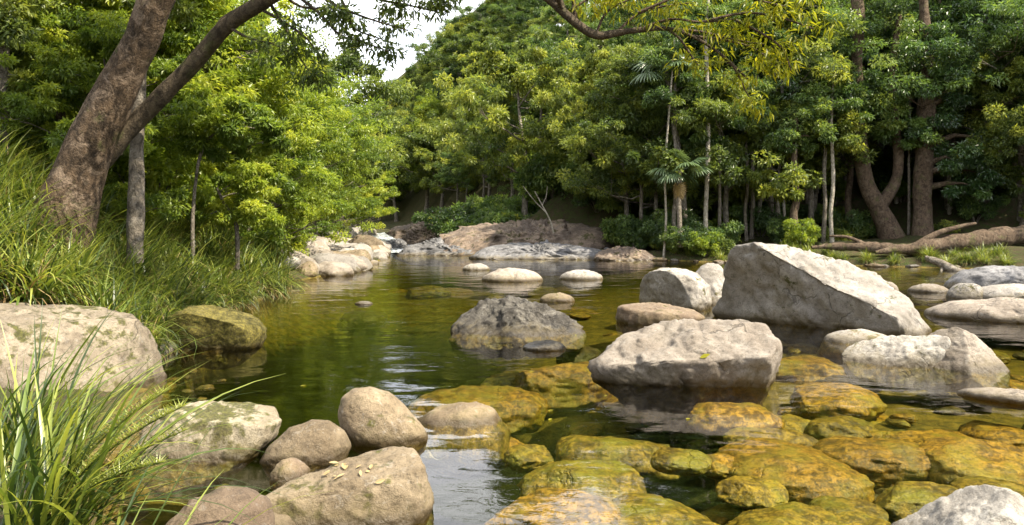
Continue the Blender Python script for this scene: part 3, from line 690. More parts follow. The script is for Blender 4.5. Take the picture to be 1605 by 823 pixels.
def tree_proto(name, bark, leafm, *a, **k):
    tm, cm = gen_tree(*a, **k); tm.materials.append(M[bark]); cm.materials.append(M[leafm])
    return (name, tm, cm)
def plant(proto, x, y, label, cat='tree', group=None, s=1., rz=None, z=None, sz=None):
    name, tm, cm = proto
    o = empty(name, (x, y, (hz(x, y) if z is None else z) - .05))
    o.rotation_euler = (0, 0, rnd.uniform(0, 6.28) if rz is None else rz); o.scale = (s, s, sz or s)
    link('trunk', tm, None, o); link('crown', cm, None, o)
    return tag(o, label, cat, group)

# ------------------------------------------------------------------ prototypes
HILL = [tree_proto('hillside_tree', 'bark_grey', ['leaf_mid', 'leaf_dark', 'leaf_mid', 'leaf_lime', 'leaf_dark', 'leaf_mid'][i], 200 + i, [8.5, 9.5, 7.5, 7, 10, 8][i], .16, [.3, .42, .25, .25, .4, .3][i], [3.2, 3.0, 3.0, 2.7, 3.4, 2.8][i], [11, 13, 10, 10, 14, 11][i],
                   [.22, .17, .25, .18, .21, .15][i], [24000, 34000, 20000, 32000, 26000, 40000][i], lw=[.42, .36, .5, .34, .45, .4][i], lean=.04 * (i - 2), flat=[.6, .55, .75, .65, .6, .7][i], bend=.9, clump=[.27, .25, .28, .27, .25, .26][i]) for i in range(6)]
BANK = [tree_proto('rainforest_tree', ['bark_grey', 'bark_red', 'bark_pale', 'bark_grey'][i], ['leaf_gloss', 'leaf_dark', 'leaf_dark', 'leaf_mid'][i], 300 + i, [14, 15, 13, 12][i], [.13, .16, .09, .12][i], [.26, .3, .3, .22][i], [4.0, 4.2, 3.2, 3.6][i], [17, 18, 15, 16][i],
                   .19, 34000, lean=[.03, -.05, .02, .06][i], flat=.5, bend=1.1, limb_up=.35, clump=.22, nsub=5) for i in range(4)]
LEFT = [tree_proto('riverside_tree', 'bark_grey', ['leaf_lime', 'leaf_lime', 'leaf_mid', 'leaf_lime'][i], 400 + i, [7.5, 6.5, 8.5, 5.0][i], [.11, .09, .13, .07][i], [.16, .12, .2, .08][i], [2.9, 2.7, 3.0, 2.2][i], [17, 16, 18, 13][i],
                   .125, 46000, lean=[.10, .14, .05, .16][i], flat=[.42, .5, .5, .45][i], bend=1.5, limb_up=.3, clump=.22, nsub=6, lw=.38) for i in range(4)]
def shrub_proto(seed, r, leaf, leafm, n, h):
    rng = np.random.default_rng(seed); acc = Acc(); Cs = []; Rs = []
    for i in range(9):
        az = rng.uniform(0, 6.28); L = r * rng.uniform(.5, 1.1); e = np.array([math.cos(az) * L, math.sin(az) * L, h * rng.uniform(.35, 1.)])
        u = np.linspace(0, 1, 5)[:, None]; pth = e * u + rng.normal(0, .05 * r, (5, 3)) * u; pth[0] = (0, 0, -.2)
        acc.add(tube(pth, np.linspace(.03, .008, 5), 5))
        for t_ in (.55, .8, 1.):
            Cs.append(e * t_ + rng.normal(0, .1 * r, 3)); Rs.append(r * rng.uniform(.25, .42))
    Cs, Rs = np.array(Cs), np.array(Rs)
    idx, P, D, N, l, w = scatter_leaves(rng, Cs, Rs, n // len(Cs), leaf, leaf * .45, .7)
    V, Fq = leaf_arrays(P, D, N, l, w)
    ct = rng.uniform(.1, .75, len(Cs))
    a = acc.mesh('stem'); a.materials.append(M['bark_grey'])
    b = np_mesh('foliage', V, Fq, False, np.repeat(np.clip(ct[idx] + rng.normal(0, .13, len(idx)), 0, 1), 4)); b.materials.append(M[leafm])
    return ('shrub', a, b)
SHRUB = [shrub_proto(500, 1.0, .14, 'leaf_dark', 5000, 1.3), shrub_proto(501, .9, .17, 'leaf_mid', 3600, 1.0), shrub_proto(502, .8, .13, 'leaf_lime', 4200, 1.2)]
def plant_shrub(k, x, y, label, group, s=1.):
    name, a, b = SHRUB[k]
    o = empty(name, (x, y, hz(x, y))); o.rotation_euler = (0, 0, rnd.uniform(0, 6.28)); o.scale = (s, s, s * rnd.uniform(.85, 1.15))
    link('stem', a, None, o); link('foliage', b, None, o)
    return tag(o, label, 'shrub', group)

# grass
def blade_arrays(rng, n, length, width, spread, segs=6, base_r=.12, bias=None, droop=1.0):
    """arching strap blades from one crown, ribbons with a centre fold"""
    az = rng.uniform(0, 6.28, n); tilt = rng.uniform(.04, 1.0, n) ** .9 * spread
    if bias is not None:
        az = np.where(rng.random(n) < bias[1], bias[0] + rng.normal(0, .7, n), az)
    L = length * rng.uniform(.55, 1.15, n); W = width * rng.uniform(.6, 1.2, n)
    bx = rng.normal(0, base_r, (n, 2))
    t = np.linspace(0, 1, segs + 1)
    ang = tilt[:, None] + droop * (t[None, :] ** 1.6) * rng.uniform(.5, 1.5, n)[:, None] * (.45 + tilt[:, None])
    step = L[:, None] / segs
    hx = np.concatenate([np.zeros((n, 1)), np.cumsum(np.sin(ang[:, 1:]) * step, 1)], 1); hzv = np.concatenate([np.zeros((n, 1)), np.cumsum(np.cos(ang[:, 1:]) * step, 1)], 1)
    tw = rng.normal(0, .25, n)[:, None] * t[None, :] ** 2 * L[:, None]
    ca, sa = np.cos(az)[:, None], np.sin(az)[:, None]
    Cn = np.stack([bx[:, :1] + hx * ca - tw * sa, bx[:, 1:] + hx * sa + tw * ca, hzv - .05], -1)
    wd = W[:, None] * np.clip(1.15 - t[None, :] ** 2.2 * 1.1, .04, 1) * .5
    S = np.stack([-sa, ca, 0 * sa], -1)
    A = Cn + S * wd[..., None]; B = Cn - S * wd[..., None]
    V = np.stack([A, B], 2).reshape(n, -1, 3)               # (n, 2*(segs+1), 3)
    base = np.arange(segs) * 2
    f = np.stack([base, base + 1, base + 3, base + 2], -1)
    Fq = (np.arange(n)[:, None, None] * 2 * (segs + 1) + f[None]).reshape(-1, 4)
    tint = np.repeat(rng.uniform(0, 1, n), 2 * (segs + 1))
    return V.reshape(-1, 3), Fq, tint
TUFT = []
for i in range(4):
    rng = np.random.default_rng(600 + i)
    V, Fq, ti = blade_arrays(rng, 270, 1.15, .029, [1.0, .85, 1.1, .9][i], 6, .13, droop=1.35)
    g = np_mesh('blades', V, Fq, True, ti); g.materials.append(M['blade'])
    V, Fq, ti = blade_arrays(rng, 85, .95, .015, 1.35, 5, .12, droop=1.5)
    d = np_mesh('dry_blades', V, Fq, True, ti); d.materials.append(M['straw'])
    TUFT.append((g, d))
def tuft(k, x, y, label, group, s=1., z=None, name='grass_clump'):
    o = empty(name, (x, y, hz(x, y) if z is None else z)); o.rotation_euler = (0, 0, rnd.uniform(0, 6.28)); o.scale = (s, s, s * rnd.uniform(.9, 1.1))
    tag(link('blades', TUFT[k][0], None, o), kind='stuff'); tag(link('dry_blades', TUFT[k][1], None, o), kind='stuff')
    return tag(o, label, 'grass', group)

# ------------------------------------------------------------------ the great leaning tree of the left bank
def px_tube(pts, n, ns, wob=0, seed=0):
    """pts: (px, py, width in px, distance)"""
    P = np.array([on(p[0], p[1], p[3]) for p in pts]); r = np.array([p[2] / 2 * p[3] / F for p in pts])
    pp = smooth_path(P, n); rr_ = np.interp(np.linspace(0, 1, n), np.linspace(0, 1, len(r)), r)
    return pp, rr_, tube(pp, rr_, ns, wob, seed)
base = on(125, 340, 12.5)
big = empty('leaning_tree', base); tag(big, 'massive leaning tree with mottled brown bark on the grassy bank', 'tree')
def under(VF): return (VF[0] - base, VF[1])
a = Acc()
tp, tr_, vf = px_tube([(88, 440, 128, 12.4), (98, 372, 112, 12.4), (112, 325, 94, 12.45), (130, 268, 76, 12.5), (159, 190, 65, 12.5), (199, 110, 56, 12.5), (236, 30, 52, 12.4), (264, -60, 54, 12.3), (300, -170, 58, 12), (345, -290, 42, 11.6), (380, -400, 26, 11.3)], 110, 40, .42, 5)
a.add(under(vf))
link('trunk', a.mesh('trunk'), M['bark'], big)
a = Acc()
lp, lr_, vf = px_tube([(150, 262, 34, 12.8), (205, 200, 28, 12.9), (255, 150, 27, 12.9), (310, 92, 26, 12.8), (355, 40, 25, 12.6), (400, 10, 24, 12.4), (450, -18, 24, 12.2), (560, -52, 20, 11.8), (700, -66, 17, 11.4), (800, -40, 15, 11.1), (858, -2, 14, 11.0), (900, 34, 14, 11.0), (934, 55, 13, 11.0), (965, 52, 11, 11.0), (1000, 47, 9, 11.0), (1045, 45, 7, 11.0), (1085, 57, 5, 11.0), (1130, 85, 4, 11.0), (1172, 124, 3, 11.0)], 90, 12, .2, 21)
a.add(under(vf)); link('limb', a.mesh('limb'), M['bark_dark'], big)
a = Acc(); Cl = []; Rl = []
rng = np.random.default_rng(77)
def twig(pts, rad=.28, w0=6, w1=2, d=None):
    p, r_, vf = px_tube([(q[0], q[1], w0 + (w1 - w0) * i / (len(pts) - 1), q[2]) for i, q in enumerate(pts)], 10, 5); a.add(under(vf))
    for t_ in (.45, .62, .78, .9, 1.):
        Cl.append(p[min(int(t_ * 9), 9)] + rng.normal(0, .10, 3)); Rl.append(rad * rng.uniform(.6, 1.1))
# hanging sprays against the sky
for pts in [[(450, -18, 12.2), (502, 22, 12.1), (532, 55, 12.), (567, 65, 12.), (609, 81, 12.)], [(470, -25, 12.2), (530, 10, 12.), (580, 30, 12.), (640, 48, 12.)], [(520, -42, 12.), (580, -5, 11.8), (640, 8, 11.7), (690, 20, 11.7)],
            [(560, -52, 11.8), (620, -20, 11.6), (670, -10, 11.6), (700, 5, 11.6)], [(400, 10, 12.4), (440, 32, 12.3), (480, 60, 12.3), (505, 95, 12.3)], [(420, 0, 12.4), (450, 50, 12.5), (470, 90, 12.6), (490, 120, 12.6)],
            [(355, 40, 12.6), (390, 60, 12.4), (430, 70, 12.3), (460, 85, 12.3)], [(520, -30, 12.), (545, 20, 12.), (555, 45, 12.), (600, 62, 12.)], [(440, -12, 12.3), (470, 10, 12.6), (510, 15, 12.8), (540, 30, 12.9)]]:
    twig(pts, .26)
link('branch', a.mesh('branch'), M['bark_dark'], big)
Cl_, Rl_ = np.array(Cl), np.array(Rl)
idx, P, D, N, l, w = scatter_leaves(rng, Cl_, Rl_, 62, .125, .04, .6, shell=.3, hang=.25)
V, Fq = leaf_arrays(P - base, D, N, l, w)
link('foliage', np_mesh('foliage', V, Fq, False, np.repeat(np.clip(rng.normal(.35, .2, len(P)), 0, 1), 4)), M['leaf_mid'], big)
# yellow sprays on the far end of the limb
a = Acc(); Cl = []; Rl = []
for pts in [[(934, 55, 11), (950, 20, 11), (985, 0, 10.9), (1020, -12, 10.8)], [(965, 52, 11), (1000, 22, 11), (1040, 10, 10.9), (1080, 5, 10.8)], [(1000, 47, 11), (1050, 30, 10.9), (1100, 35, 10.8), (1150, 30, 10.8)],
            [(1045, 45, 11), (1100, 50, 11), (1150, 62, 10.9), (1200, 70, 10.8)], [(1085, 57, 11), (1130, 62, 11), (1180, 75, 11), (1215, 100, 11)], [(1130, 85, 11), (1150, 105, 11), (1165, 135, 11), (1178, 160, 11)],
            [(1000, 20, 10.8), (1080, -10, 10.7), (1160, -5, 10.6), (1230, 10, 10.6)], [(1100, 35, 10.8), (1170, 20, 10.7), (1230, 30, 10.6), (1275, 45, 10.6)], [(1020, -12, 10.8), (1120, -30, 10.6), (1200, -25, 10.5), (1270, -5, 10.5)],
            [(1150, 30, 10.8), (1190, 50, 10.7), (1225, 75, 10.7), (1240, 110, 10.7)], [(900, 34, 11), (905, 10, 11), (930, -5, 11), (960, -20, 11)], [(1045, 45, 11), (1065, 60, 11), (1085, 90, 11), (1100, 110, 11)]]:
    twig(pts, .24, 5, 2)
link('branch', a.mesh('branch'), M['bark_red'], big)
Cl_, Rl_ = np.array(Cl), np.array(Rl)
idx, P, D, N, l, w = scatter_leaves(rng, Cl_, Rl_, 27, .15, .032, .7, shell=.3, hang=.5)
V, Fq = leaf_arrays(P - base, D, N, l, w)
tag(link('foliage', np_mesh('foliage', V, Fq, False, np.repeat(np.clip(rng.normal(.55, .22, len(P)), 0, 1), 4)), M['leaf_yellow'], big), 'yellow-green narrow leaves on the far end of the long limb')
# high canopy of the great tree, above the picture
rng = np.random.default_rng(78)
Cl_ = np.array([tp[-1] + rng.normal(0, 1, 3) * np.array([1.9, 1.6, .9]) + np.array([.3, .3, .6]) for _ in range(60)])
idx, P, D, N, l, w = scatter_leaves(rng, Cl_, np.full(60, .6), 170, .16, .06, .6)
V, Fq = leaf_arrays(P - base, D, N, l, w)
link('crown', np_mesh('crown', V, Fq, False, np.repeat(np.clip(rng.normal(.35, .2, len(P)), 0, 1), 4)), M['leaf_mid'], big)

Cl_ = []
a = Acc()
for _ in range(46):
    st = lp[rng.integers(28, 58)]; e = st + np.array([rng.normal(0, .9), rng.normal(-.3, 1.0), rng.uniform(.9, 3.0)])
    u = np.linspace(0, 1, 5)[:, None]; vf = tube(st + (e - st) * u + rng.normal(0, .06, (5, 3)) * u, np.linspace(.03, .008, 5), 5); a.add(under(vf)); Cl_.append(e)
link('branch', a.mesh('branch'), M['bark_dark'], big)
Cl_ = np.array(Cl_)
idx, P, D, N, l, w = scatter_leaves(rng, Cl_, rng.uniform(.25, .55, len(Cl_)), 110, .14, .05, .6)
V, Fq = leaf_arrays(P - base, D, N, l, w)
link('crown', np_mesh('crown', V, Fq, False, np.repeat(np.clip(rng.normal(.4, .2, len(P)), 0, 1), 4)), M['leaf_mid'], big)

# slender trunks of the left bank
def pole_tree(label, pts, bark, leafm='leaf_mid', leaf=.13, crown=None, wob=.2, seed=1, name='slender_tree', group=None, nleaf=2600, hang=0.1, flat=.5):
    """tree drawn by its trunk (px, py, width, distance) with leaf clumps at given pixels (px, py, radius px, distance)"""
    pts = [(pts[0][0], pts[0][1] + .7 * F / pts[0][3], pts[0][2] * 1.1, pts[0][3])] + list(pts)
    p, r_, vf = px_tube(pts, 30, 12, wob, seed); b0 = p[0].copy()
    o = empty(name, b0); tag(o, label, 'tree', group)
    a = Acc(); a.add((vf[0] - b0, vf[1]))
    rng = np.random.default_rng(seed)
    if crown:
        C_ = []; R_ = []
        for (cx, cy_, rp, d) in crown:
            c = on(cx, cy_, d); rr_ = rp * d / F
            k = int(np.argmin(np.linalg.norm(p - c, axis=1) + (p[:, 2] > c[2]) * 2.))
            st = p[k]; u = np.linspace(0, 1, 7)[:, None]
            bp = st + (c - st) * u + np.array([0, 0, .12]) * np.linalg.norm(c - st) * np.sin(u * math.pi) + rng.normal(0, .04 * np.linalg.norm(c - st), (7, 3)) * u * (1 - u) * 3
            vf = tube(bp, np.linspace(r_[k] * .5, .012, 7), 6); a.add((vf[0] - b0, vf[1]))
            for _ in range(7):
                C_.append(c + rng.normal(0, 1, 3) * rr_ * np.array([.5, .5, .32])); R_.append(rr_ * rng.uniform(.28, .5))
        C_, R_ = np.array(C_), np.array(R_)
        idx, P, D, N, l, w = scatter_leaves(rng, C_, R_, max(10, nleaf // 7), leaf, leaf * .40, flat, hang=hang)
        V, Fq = leaf_arrays(P - b0, D, N, l, w); ct = rng.uniform(.1, .7, len(C_))
        link('crown', np_mesh('crown', V, Fq, False, np.repeat(np.clip(ct[idx] + rng.normal(0, .12, len(idx)), 0, 1), 4)), M[leafm], o)
    link('trunk', a.mesh('trunk'), M[bark], o)
    return o
pole_tree('straight thin tree with mottled grey bark beside the leaning trunk', [(212, 345, 26, 13.2), (213, 300, 23, 13.2), (215, 200, 21, 13.3), (219, 100, 20, 13.3), (222, 0, 18, 13.4), (224, -120, 15, 13.4)], 'bark_grey', crown=[(240, -60, 90, 13.5), (180, -110, 90, 13.5), (290, -120, 90, 13.6)], seed=31)
pole_tree('dark crooked slender tree behind the leaning trunk on the upslope side', [(94, 225, 15, 16), (95, 180, 13, 16), (90, 100, 12, 16), (86, 60, 11, 16), (95, 0, 9, 16), (94, -80, 8, 16)], 'bark_dark', crown=[(60, 20, 80, 16), (130, -20, 80, 16.3), (40, 90, 60, 16)], seed=32)
pole_tree('slim tree with pale bark at the edge of the left bank woods', [(4, 240, 17, 15), (5, 150, 15, 15), (8, 60, 13, 15), (6, -60, 10, 15)], 'bark_grey', crown=[(30, 40, 80, 15), (-30, 0, 90, 15), (60, 120, 60, 15.2)], seed=33)
pole_tree('thin curved sapling leaning over the lime-green shrubs', [(302, 345, 6, 16), (306, 290, 5, 16), (315, 240, 5, 16), (335, 210, 4, 16), (372, 190, 3, 16)], 'bark_grey', 'leaf_lime', crown=[(372, 180, 55, 16), (330, 200, 45, 16), (300, 230, 45, 16.2), (415, 205, 40, 16)], seed=34, leaf=.11)
pole_tree('short young tree with lime leaves above the bank grass', [(372, 372, 7, 17.5), (368, 345, 6, 17.5), (352, 320, 5, 17.5), (340, 295, 4, 17.5)], 'bark_grey', 'leaf_lime', crown=[(345, 290, 50, 17.5), (395, 330, 40, 17.5), (330, 335, 35, 17.4), (385, 285, 45, 17.6)], seed=35, leaf=.11)

# left bank woods
LEFTSPOTS = [(300, 20, 0, 1.0), (375, 24, 1, 1.05), (415, 27, 0, 1.05), (452, 33, 1, 1.15), (440, 37, 2, 1.1), (488, 41, 0, 1.15), (240, 19, 3, 1.2), (160, 19, 1, 1.0), (60, 18, 0, 1.0), (-30, 16, 2, 1.0), (210, 23, 2, 1.05), (110, 25, 0, 1.1), (330, 26, 2, 1.1),
             (380, 31, 0, 1.2), (0, 24, 1, 1.1), (270, 31, 2, 1.2), (410, 43, 2, 1.3), (495, 49, 1, 1.25), (180, 32, 1, 1.3), (60, 33, 2, 1.3), (-60, 26, 0, 1.3), (350, 44, 2, 1.3), (330, 21.5, 3, 1.0), (520, 56, 1, 1.3), (480, 62, 2, 1.4), (430, 54, 0, 1.4), (10, 19.5, 3, 1.2), (140, 15.5, 3, .8), (535, 66, 0, 1.4), (500, 75, 2, 1.5)]
for i, (px, d, k, s) in enumerate(LEFTSPOTS):
    x = (px - CX) * d / F
    plant(LEFT[k], x, d, ['tall lime-green tree with layered foliage', 'spreading yellow-green tree', 'darker green tree of the left bank', 'low bushy lime-green young tree'][k] + (' behind the leaning trunk' if px < 240 else ' between the leaning trunk and the gravel bar' if d < 30 else ' beside the rapids' if px > 430 else ' on the slope above the bar'), group=['lime-green trees of the left bank', 'yellow-green trees of the left bank', 'darker trees of the left bank', 'young trees of the left bank'][k], s=s, rz=rnd.uniform(-.8, .8))
# more slender trunks inside the left woods
for i, (px, d) in enumerate([(45, 21), (165, 20), (255, 20.5), (285, 23), (130, 22), (350, 24), (70, 28), (240, 28)]):
    g = hz((px - CX) * d / F, d); py0 = HY + (H - g) * F / d
    j = rnd.uniform(-15, 15)
    pole_tree('thin bare dark trunk deep in the left bank woods', [(px, py0 + 5, 9, d), (px + j * .4, py0 - 90, 8, d), (px + j * .2, py0 - 200, 7, d), (px + j, -40, 5, d)], 'bark_dark', crown=[(px, -10, 70, d)], seed=60 + i, name='slender_tree', group='thin trunks in the left bank woods', nleaf=1500)

# ------------------------------------------------------------------ hillside forest
cand = []
tries = 0
rh = random.Random(21)
def visible_px(x, y): return CX + F * x / y
hill = []
def try_hill(x, y, gap):
    if any((x - a) ** 2 + (y - b) ** 2 < gap * gap for a, b in hill): return False
    hill.append((x, y)); return True
ysamp = 0
while len(hill) < 250 and tries < 20000:
    tries += 1
    y = 44 + 92 * rh.random() ** 1.5
    px = rh.uniform(480, 1130); x = (px - CX) * y / F
    s = sd(x, y); v = look(VG, x, y)
    if s < 3.6 or v < 8.5: continue
    if px < 960 and px > 640 and s < 5.0: continue
    z = hz(x, y)
    if HY - F * (z - H) / y < -40: continue          # its foot is above the picture
    if not try_hill(x, y, 2.9 + y * .012): continue
    k = rh.choice([0, 0, 1, 2, 2, 3, 4, 5, 5]) if px > 620 else rh.choice([0, 2, 3, 3, 5])
    far = y > 85
    lab = ['rounded mid-green forest tree on the steep hillside', 'tall dark-green forest tree on the steep hillside', 'dense low mid-green tree on the steep hillside', 'bright lime-green tree on the steep hillside', 'broad dark-green forest tree on the steep hillside', 'bushy mid-green tree on the steep hillside'][k]
    lab += ', ' + ('beyond the rapids where the valley bends' if y > 85 else 'right above the bedrock shelf' if y < 56 and px < 980 else 'above the fan palms' if px > 980 else 'high on the middle slope' if z > 14 else 'low on the middle slope')
    plant(HILL[k], x, y, lab, group='hillside trees: ' + ['rounded green', 'tall dark', 'dense low', 'lime', 'broad dark', 'bushy'][k], s=(hs := rh.uniform(.8, 1.25) * (1.25 if far else 1.)), sz=hs * rh.uniform(.8, 1.25))

# ------------------------------------------------------------------ right bank forest
RIGHTSPOTS = [(1010, 40, 3), (1075, 42.5, 0), (1150, 41, 2), (1215, 40, 3), (1190, 45, 1), (1275, 42, 0), (1320, 46, 1), (1480, 41, 0), (1545, 39, 1), (1600, 37.5, 0), (1650, 36, 3), (1500, 46, 2), (1420, 47, 3), (1120, 47, 1), (1050, 48, 2), (1580, 44, 1), (1660, 42, 1), (1250, 49, 2), (1380, 52, 0), (1300, 54, 3), (1460, 53, 1),
              (1160, 53, 0), (1080, 55, 1), (1540, 51, 0), (1620, 50, 2), (1000, 53, 3), (1220, 57, 1), (1340, 59, 2), (1430, 60, 0), (1520, 59, 3), (1610, 58, 1), (1110, 61, 2), (1700, 47, 0), (1720, 38, 2)]
for (px, d, k) in RIGHTSPOTS:
    x = (px - CX) * d / F
    plant(BANK[k], x, d, ['tall glossy-leaved rainforest tree', 'reddish-trunked rainforest tree', 'pale slim-trunked rainforest tree', 'low-branching green rainforest tree'][k] + (' beside the fan palms' if px < 1130 else ' behind the huge wedge boulder' if px < 1290 else ' around the forked tree' if px < 1470 else ' behind the long fallen trunk') + (', farther back' if d > 48 else ''), group=['glossy-leaved', 'reddish-trunked', 'pale-trunked', 'low-branching'][k] + ' trees of the forest bank', s=rnd.uniform(.9, 1.15))
for (px, d, k, s_) in [(985, 41, 0, .9), (1025, 40, 2, .95), (1140, 39.5, 0, .95), (1190, 41.5, 5, 1.), (1225, 39.5, 2, .9), (1275, 40.5, 0, 1.0), (1490, 40, 1, .95), (1545, 39, 5, 1.), (1600, 38, 0, 1.), (1425, 43, 2, 1.1), (1330, 43.5, 4, 1.1), (1380, 45, 5, 1.2), (1090, 43, 4, 1.1)]:
    x = (px - CX) * d / F
    plant(HILL[k], x, d, 'low leafy understorey tree ' + ('by the fan palms' if px < 1130 else 'behind the huge wedge boulder' if px < 1290 else 'near the forked tree' if px < 1470 else 'behind the long fallen trunk'), group='understorey trees of the forest bank', s=s_)
# trunks that can be told apart
fk = on(1392, 372, 38.5)
o = empty('forked_tree', fk); tag(o, 'big reddish tree with a low forked trunk on the forest bank', 'tree')
a = Acc()
_, _, vf = px_tube([(1398, 378, 42, 38.5), (1388, 350, 31, 38.5), (1374, 322, 27, 38.5), (1360, 296, 23, 38.5), (1351, 255, 21, 38.5), (1346, 200, 19, 38.5), (1342, 110, 17, 38.3), (1346, 30, 20, 38), (1334, -60, 16, 38)], 40, 12, .3, 3); a.add((vf[0] - fk, vf[1]))
link('trunk', a.mesh('trunk'), M['bark_red'], o)
a = Acc(); _, _, vf = px_tube([(1374, 330, 20, 38.4), (1388, 312, 19, 38.4), (1403, 285, 17, 38.4), (1409, 250, 15, 38.3), (1404, 200, 14, 38.2), (1398, 120, 11, 38), (1410, 20, 8, 38)], 26, 10, .25, 4); a.add((vf[0] - fk, vf[1]))
_, _, vf = px_tube([(1346, 210, 15, 38.4), (1320, 190, 12, 38.1), (1290, 176, 9, 37.9), (1262, 170, 6, 37.8)], 16, 8, .2, 5); a.add((vf[0] - fk, vf[1]))
link('limb', a.mesh('limb'), M['bark_red'], o)
rng = np.random.default_rng(91); C_ = []; R_ = []
for (cx, cy_, rp) in [(1385, 180, 55), (1330, 130, 50), (1420, 215, 40), (1280, 165, 45), (1370, 60, 60), (1430, 110, 55), (1310, 40, 55), (1395, 205, 30), (1345, 165, 30), (1260, 200, 30)]:
    for _ in range(9): C_.append(on(cx, cy_, 37.6) + rng.normal(0, 1, 3) * rp * 37.6 / F * np.array([.55, .5, .3])); R_.append(rp * 37.6 / F * rng.uniform(.25, .45))
idx, P, D, N, l, w = scatter_leaves(rng, np.array(C_), np.array(R_), 130, .19, .08, .5)
V, Fq = leaf_arrays(P - fk, D, N, l, w); ct = rng.uniform(.2, .9, len(C_))
link('crown', np_mesh('crown', V, Fq, False, np.repeat(np.clip(ct[idx], 0, 1), 4)), M['leaf_dark'], o)
pole_tree('thick shaggy trunk wrapped in vines beside the forked tree', [(1446, 362, 40, 38), (1447, 330, 32, 38), (1446, 280, 28, 38), (1450, 220, 26, 38), (1452, 130, 22, 38), (1448, 20, 18, 38), (1444, -110, 12, 38)], 'bark_red', 'leaf_gloss', .18, [(1500, 250, 50, 37.2), (1530, 270, 40, 37), (1470, 200, 50, 37.3), (1500, 150, 55, 37.3), (1450, 100, 55, 37.4), (1520, 290, 28, 36.9), (1550, 215, 40, 37)], .5, 36, 'vine_clad_tree', nleaf=2000)
for i, (px, yb, yt, w, d, bk, lb) in enumerate([(1304, 374, 190, 7, 37, 'bark_pale', 'straight white-barked sapling in front of the forked tree'), (1331, 350, 190, 11, 40, 'bark_red', 'straight reddish-brown trunk beside the white-barked sapling'), (1246, 376, 250, 13, 37, 'bark_red', 'short tapering brown trunk at the edge of the forest bank'),
                                            (1108, 380, 60, 8, 37.5, 'bark_pale', 'tall pale slender tree beside the fan palm'), (1058, 384, 170, 7, 38, 'bark_grey', 'thin grey tree behind the fan palm'), (1170, 370, 200, 6, 39, 'bark_grey', 'thin grey tree between the palm and the huge wedge boulder'), (1192, 368, 220, 8, 40, 'bark_grey', 'second thin grey tree between the palm and the huge wedge boulder'),
                                            (1500, 352, 240, 7, 41, 'bark_grey', 'thin trunk standing in the shade behind the long log'), (1535, 350, 250, 10, 42, 'bark_red', 'brown trunk standing in the shade behind the long log'), (1590, 345, 230, 8, 40, 'bark_grey', 'thin trunk by the upper end of the long log'), (1280, 360, 200, 6, 42, 'bark_grey', 'thin dim trunk behind the white-barked sapling'), (1407, 350, 200, 7, 42, 'bark_pale', 'pale thin trunk seen through the fork of the big tree')]):
    pole_tree(lb, [(px, yb + 4, w, d), (px - 2, yb - 40, w * .9, d), (px + 2, (yb + yt) / 2, w * .85, d), (px - 1, yt, w * .7, d), (px + 3, yt - 70, w * .5, d)], bk, 'leaf_dark', .18, [(px, yt - 60, 45, d), (px - 25, yt - 20, 32, d - .3), (px + 25, yt - 35, 32, d - .4)], .15, 120 + i, 'slender_tree', nleaf=1100)

for i in range(0, 16, 2):
    px = [1040, 1088, 1128, 1150, 1178, 1212, 1232, 1262, 1290, 1318, 1424, 1468, 1488, 1520, 1562, 1030][i]; d = 37.2 + (i * 7 % 11) * .35; x = (px - CX) * d / F; yb = HY + (H - hz(x, d)) * F / d; w = 4 + (i * 5 % 7) * .6; yt = 120 + (i * 37 % 90); j = rnd.uniform(-14, 14)
    pole_tree('thin pale-barked sapling trunk ' + ('beside the fan palms' if px < 1130 else 'behind the huge wedge boulder' if px < 1300 else 'around the forked tree' if px < 1480 else 'behind the long fallen trunk'), [(px, yb + 3, w, d), (px + j * .3, yb - 60, w * .9, d), (px + j * .2, (yb + yt) / 2, w * .85, d), (px + j, yt, w * .7, d), (px + j * 1.3, yt - 60, w * .5, d)], ['bark_pale', 'bark_grey', 'bark_grey'][i % 3], 'leaf_dark', .17, [(px + j, yt - 40, 36, d), (px + j - 18, yt + 25, 24, d - .3), (px + j + 18, yt - 5, 26, d - .3)], .15, 160 + i, 'slender_tree', group='pale saplings of the forest bank', nleaf=900)
# fan palms
def frond_mesh(seed, R_=1.0, nseg=26, stalk=.9):
    rng = np.random.default_rng(seed); V = []; Fa = []; n0 = 0
    sv, sf = tube(np.array([(0, 0, 0), (0, stalk * .5, .06), (0, stalk, 0)]), [.02, .016, .012], 5)
    V.append(sv); Fa.append(sf); n0 = len(sv)
    for k in range(nseg):
        a0_ = -2.2 + 4.4 * k / (nseg - 1); da = 4.4 / (nseg - 1) * .5
        L = R_ * (1 - .18 * abs(a0_) / 2.2) * rng.uniform(.92, 1.05)
        pts = []
        for t_, wd in ((.03, .6), (.45, 1.02), (.8, .62), (1.0, .06)):
            r = L * t_; zz = -.55 * R_ * t_ ** 2.2 + .012
            for sg in (-1, 1):
                ang = a0_ + sg * da * wd; pts.append((math.sin(ang) * r, stalk + math.cos(ang) * r, zz + (.02 if sg * (1 if k % 2 else -1) > 0 else -.012) * (t_ < .9)))
        V.append(np.array(pts))
        Fa.append(np.array([[0, 1, 3, 2], [2, 3, 5, 4], [4, 5, 7, 6]]) + n0); n0 += 8
    V = np.vstack(V); me = np_mesh('frond', V, np.vstack(Fa), False, np.full(len(V), .5)); me.materials.append(M['palm']); return me
FR = [frond_mesh(1), frond_mesh(2, .9)]
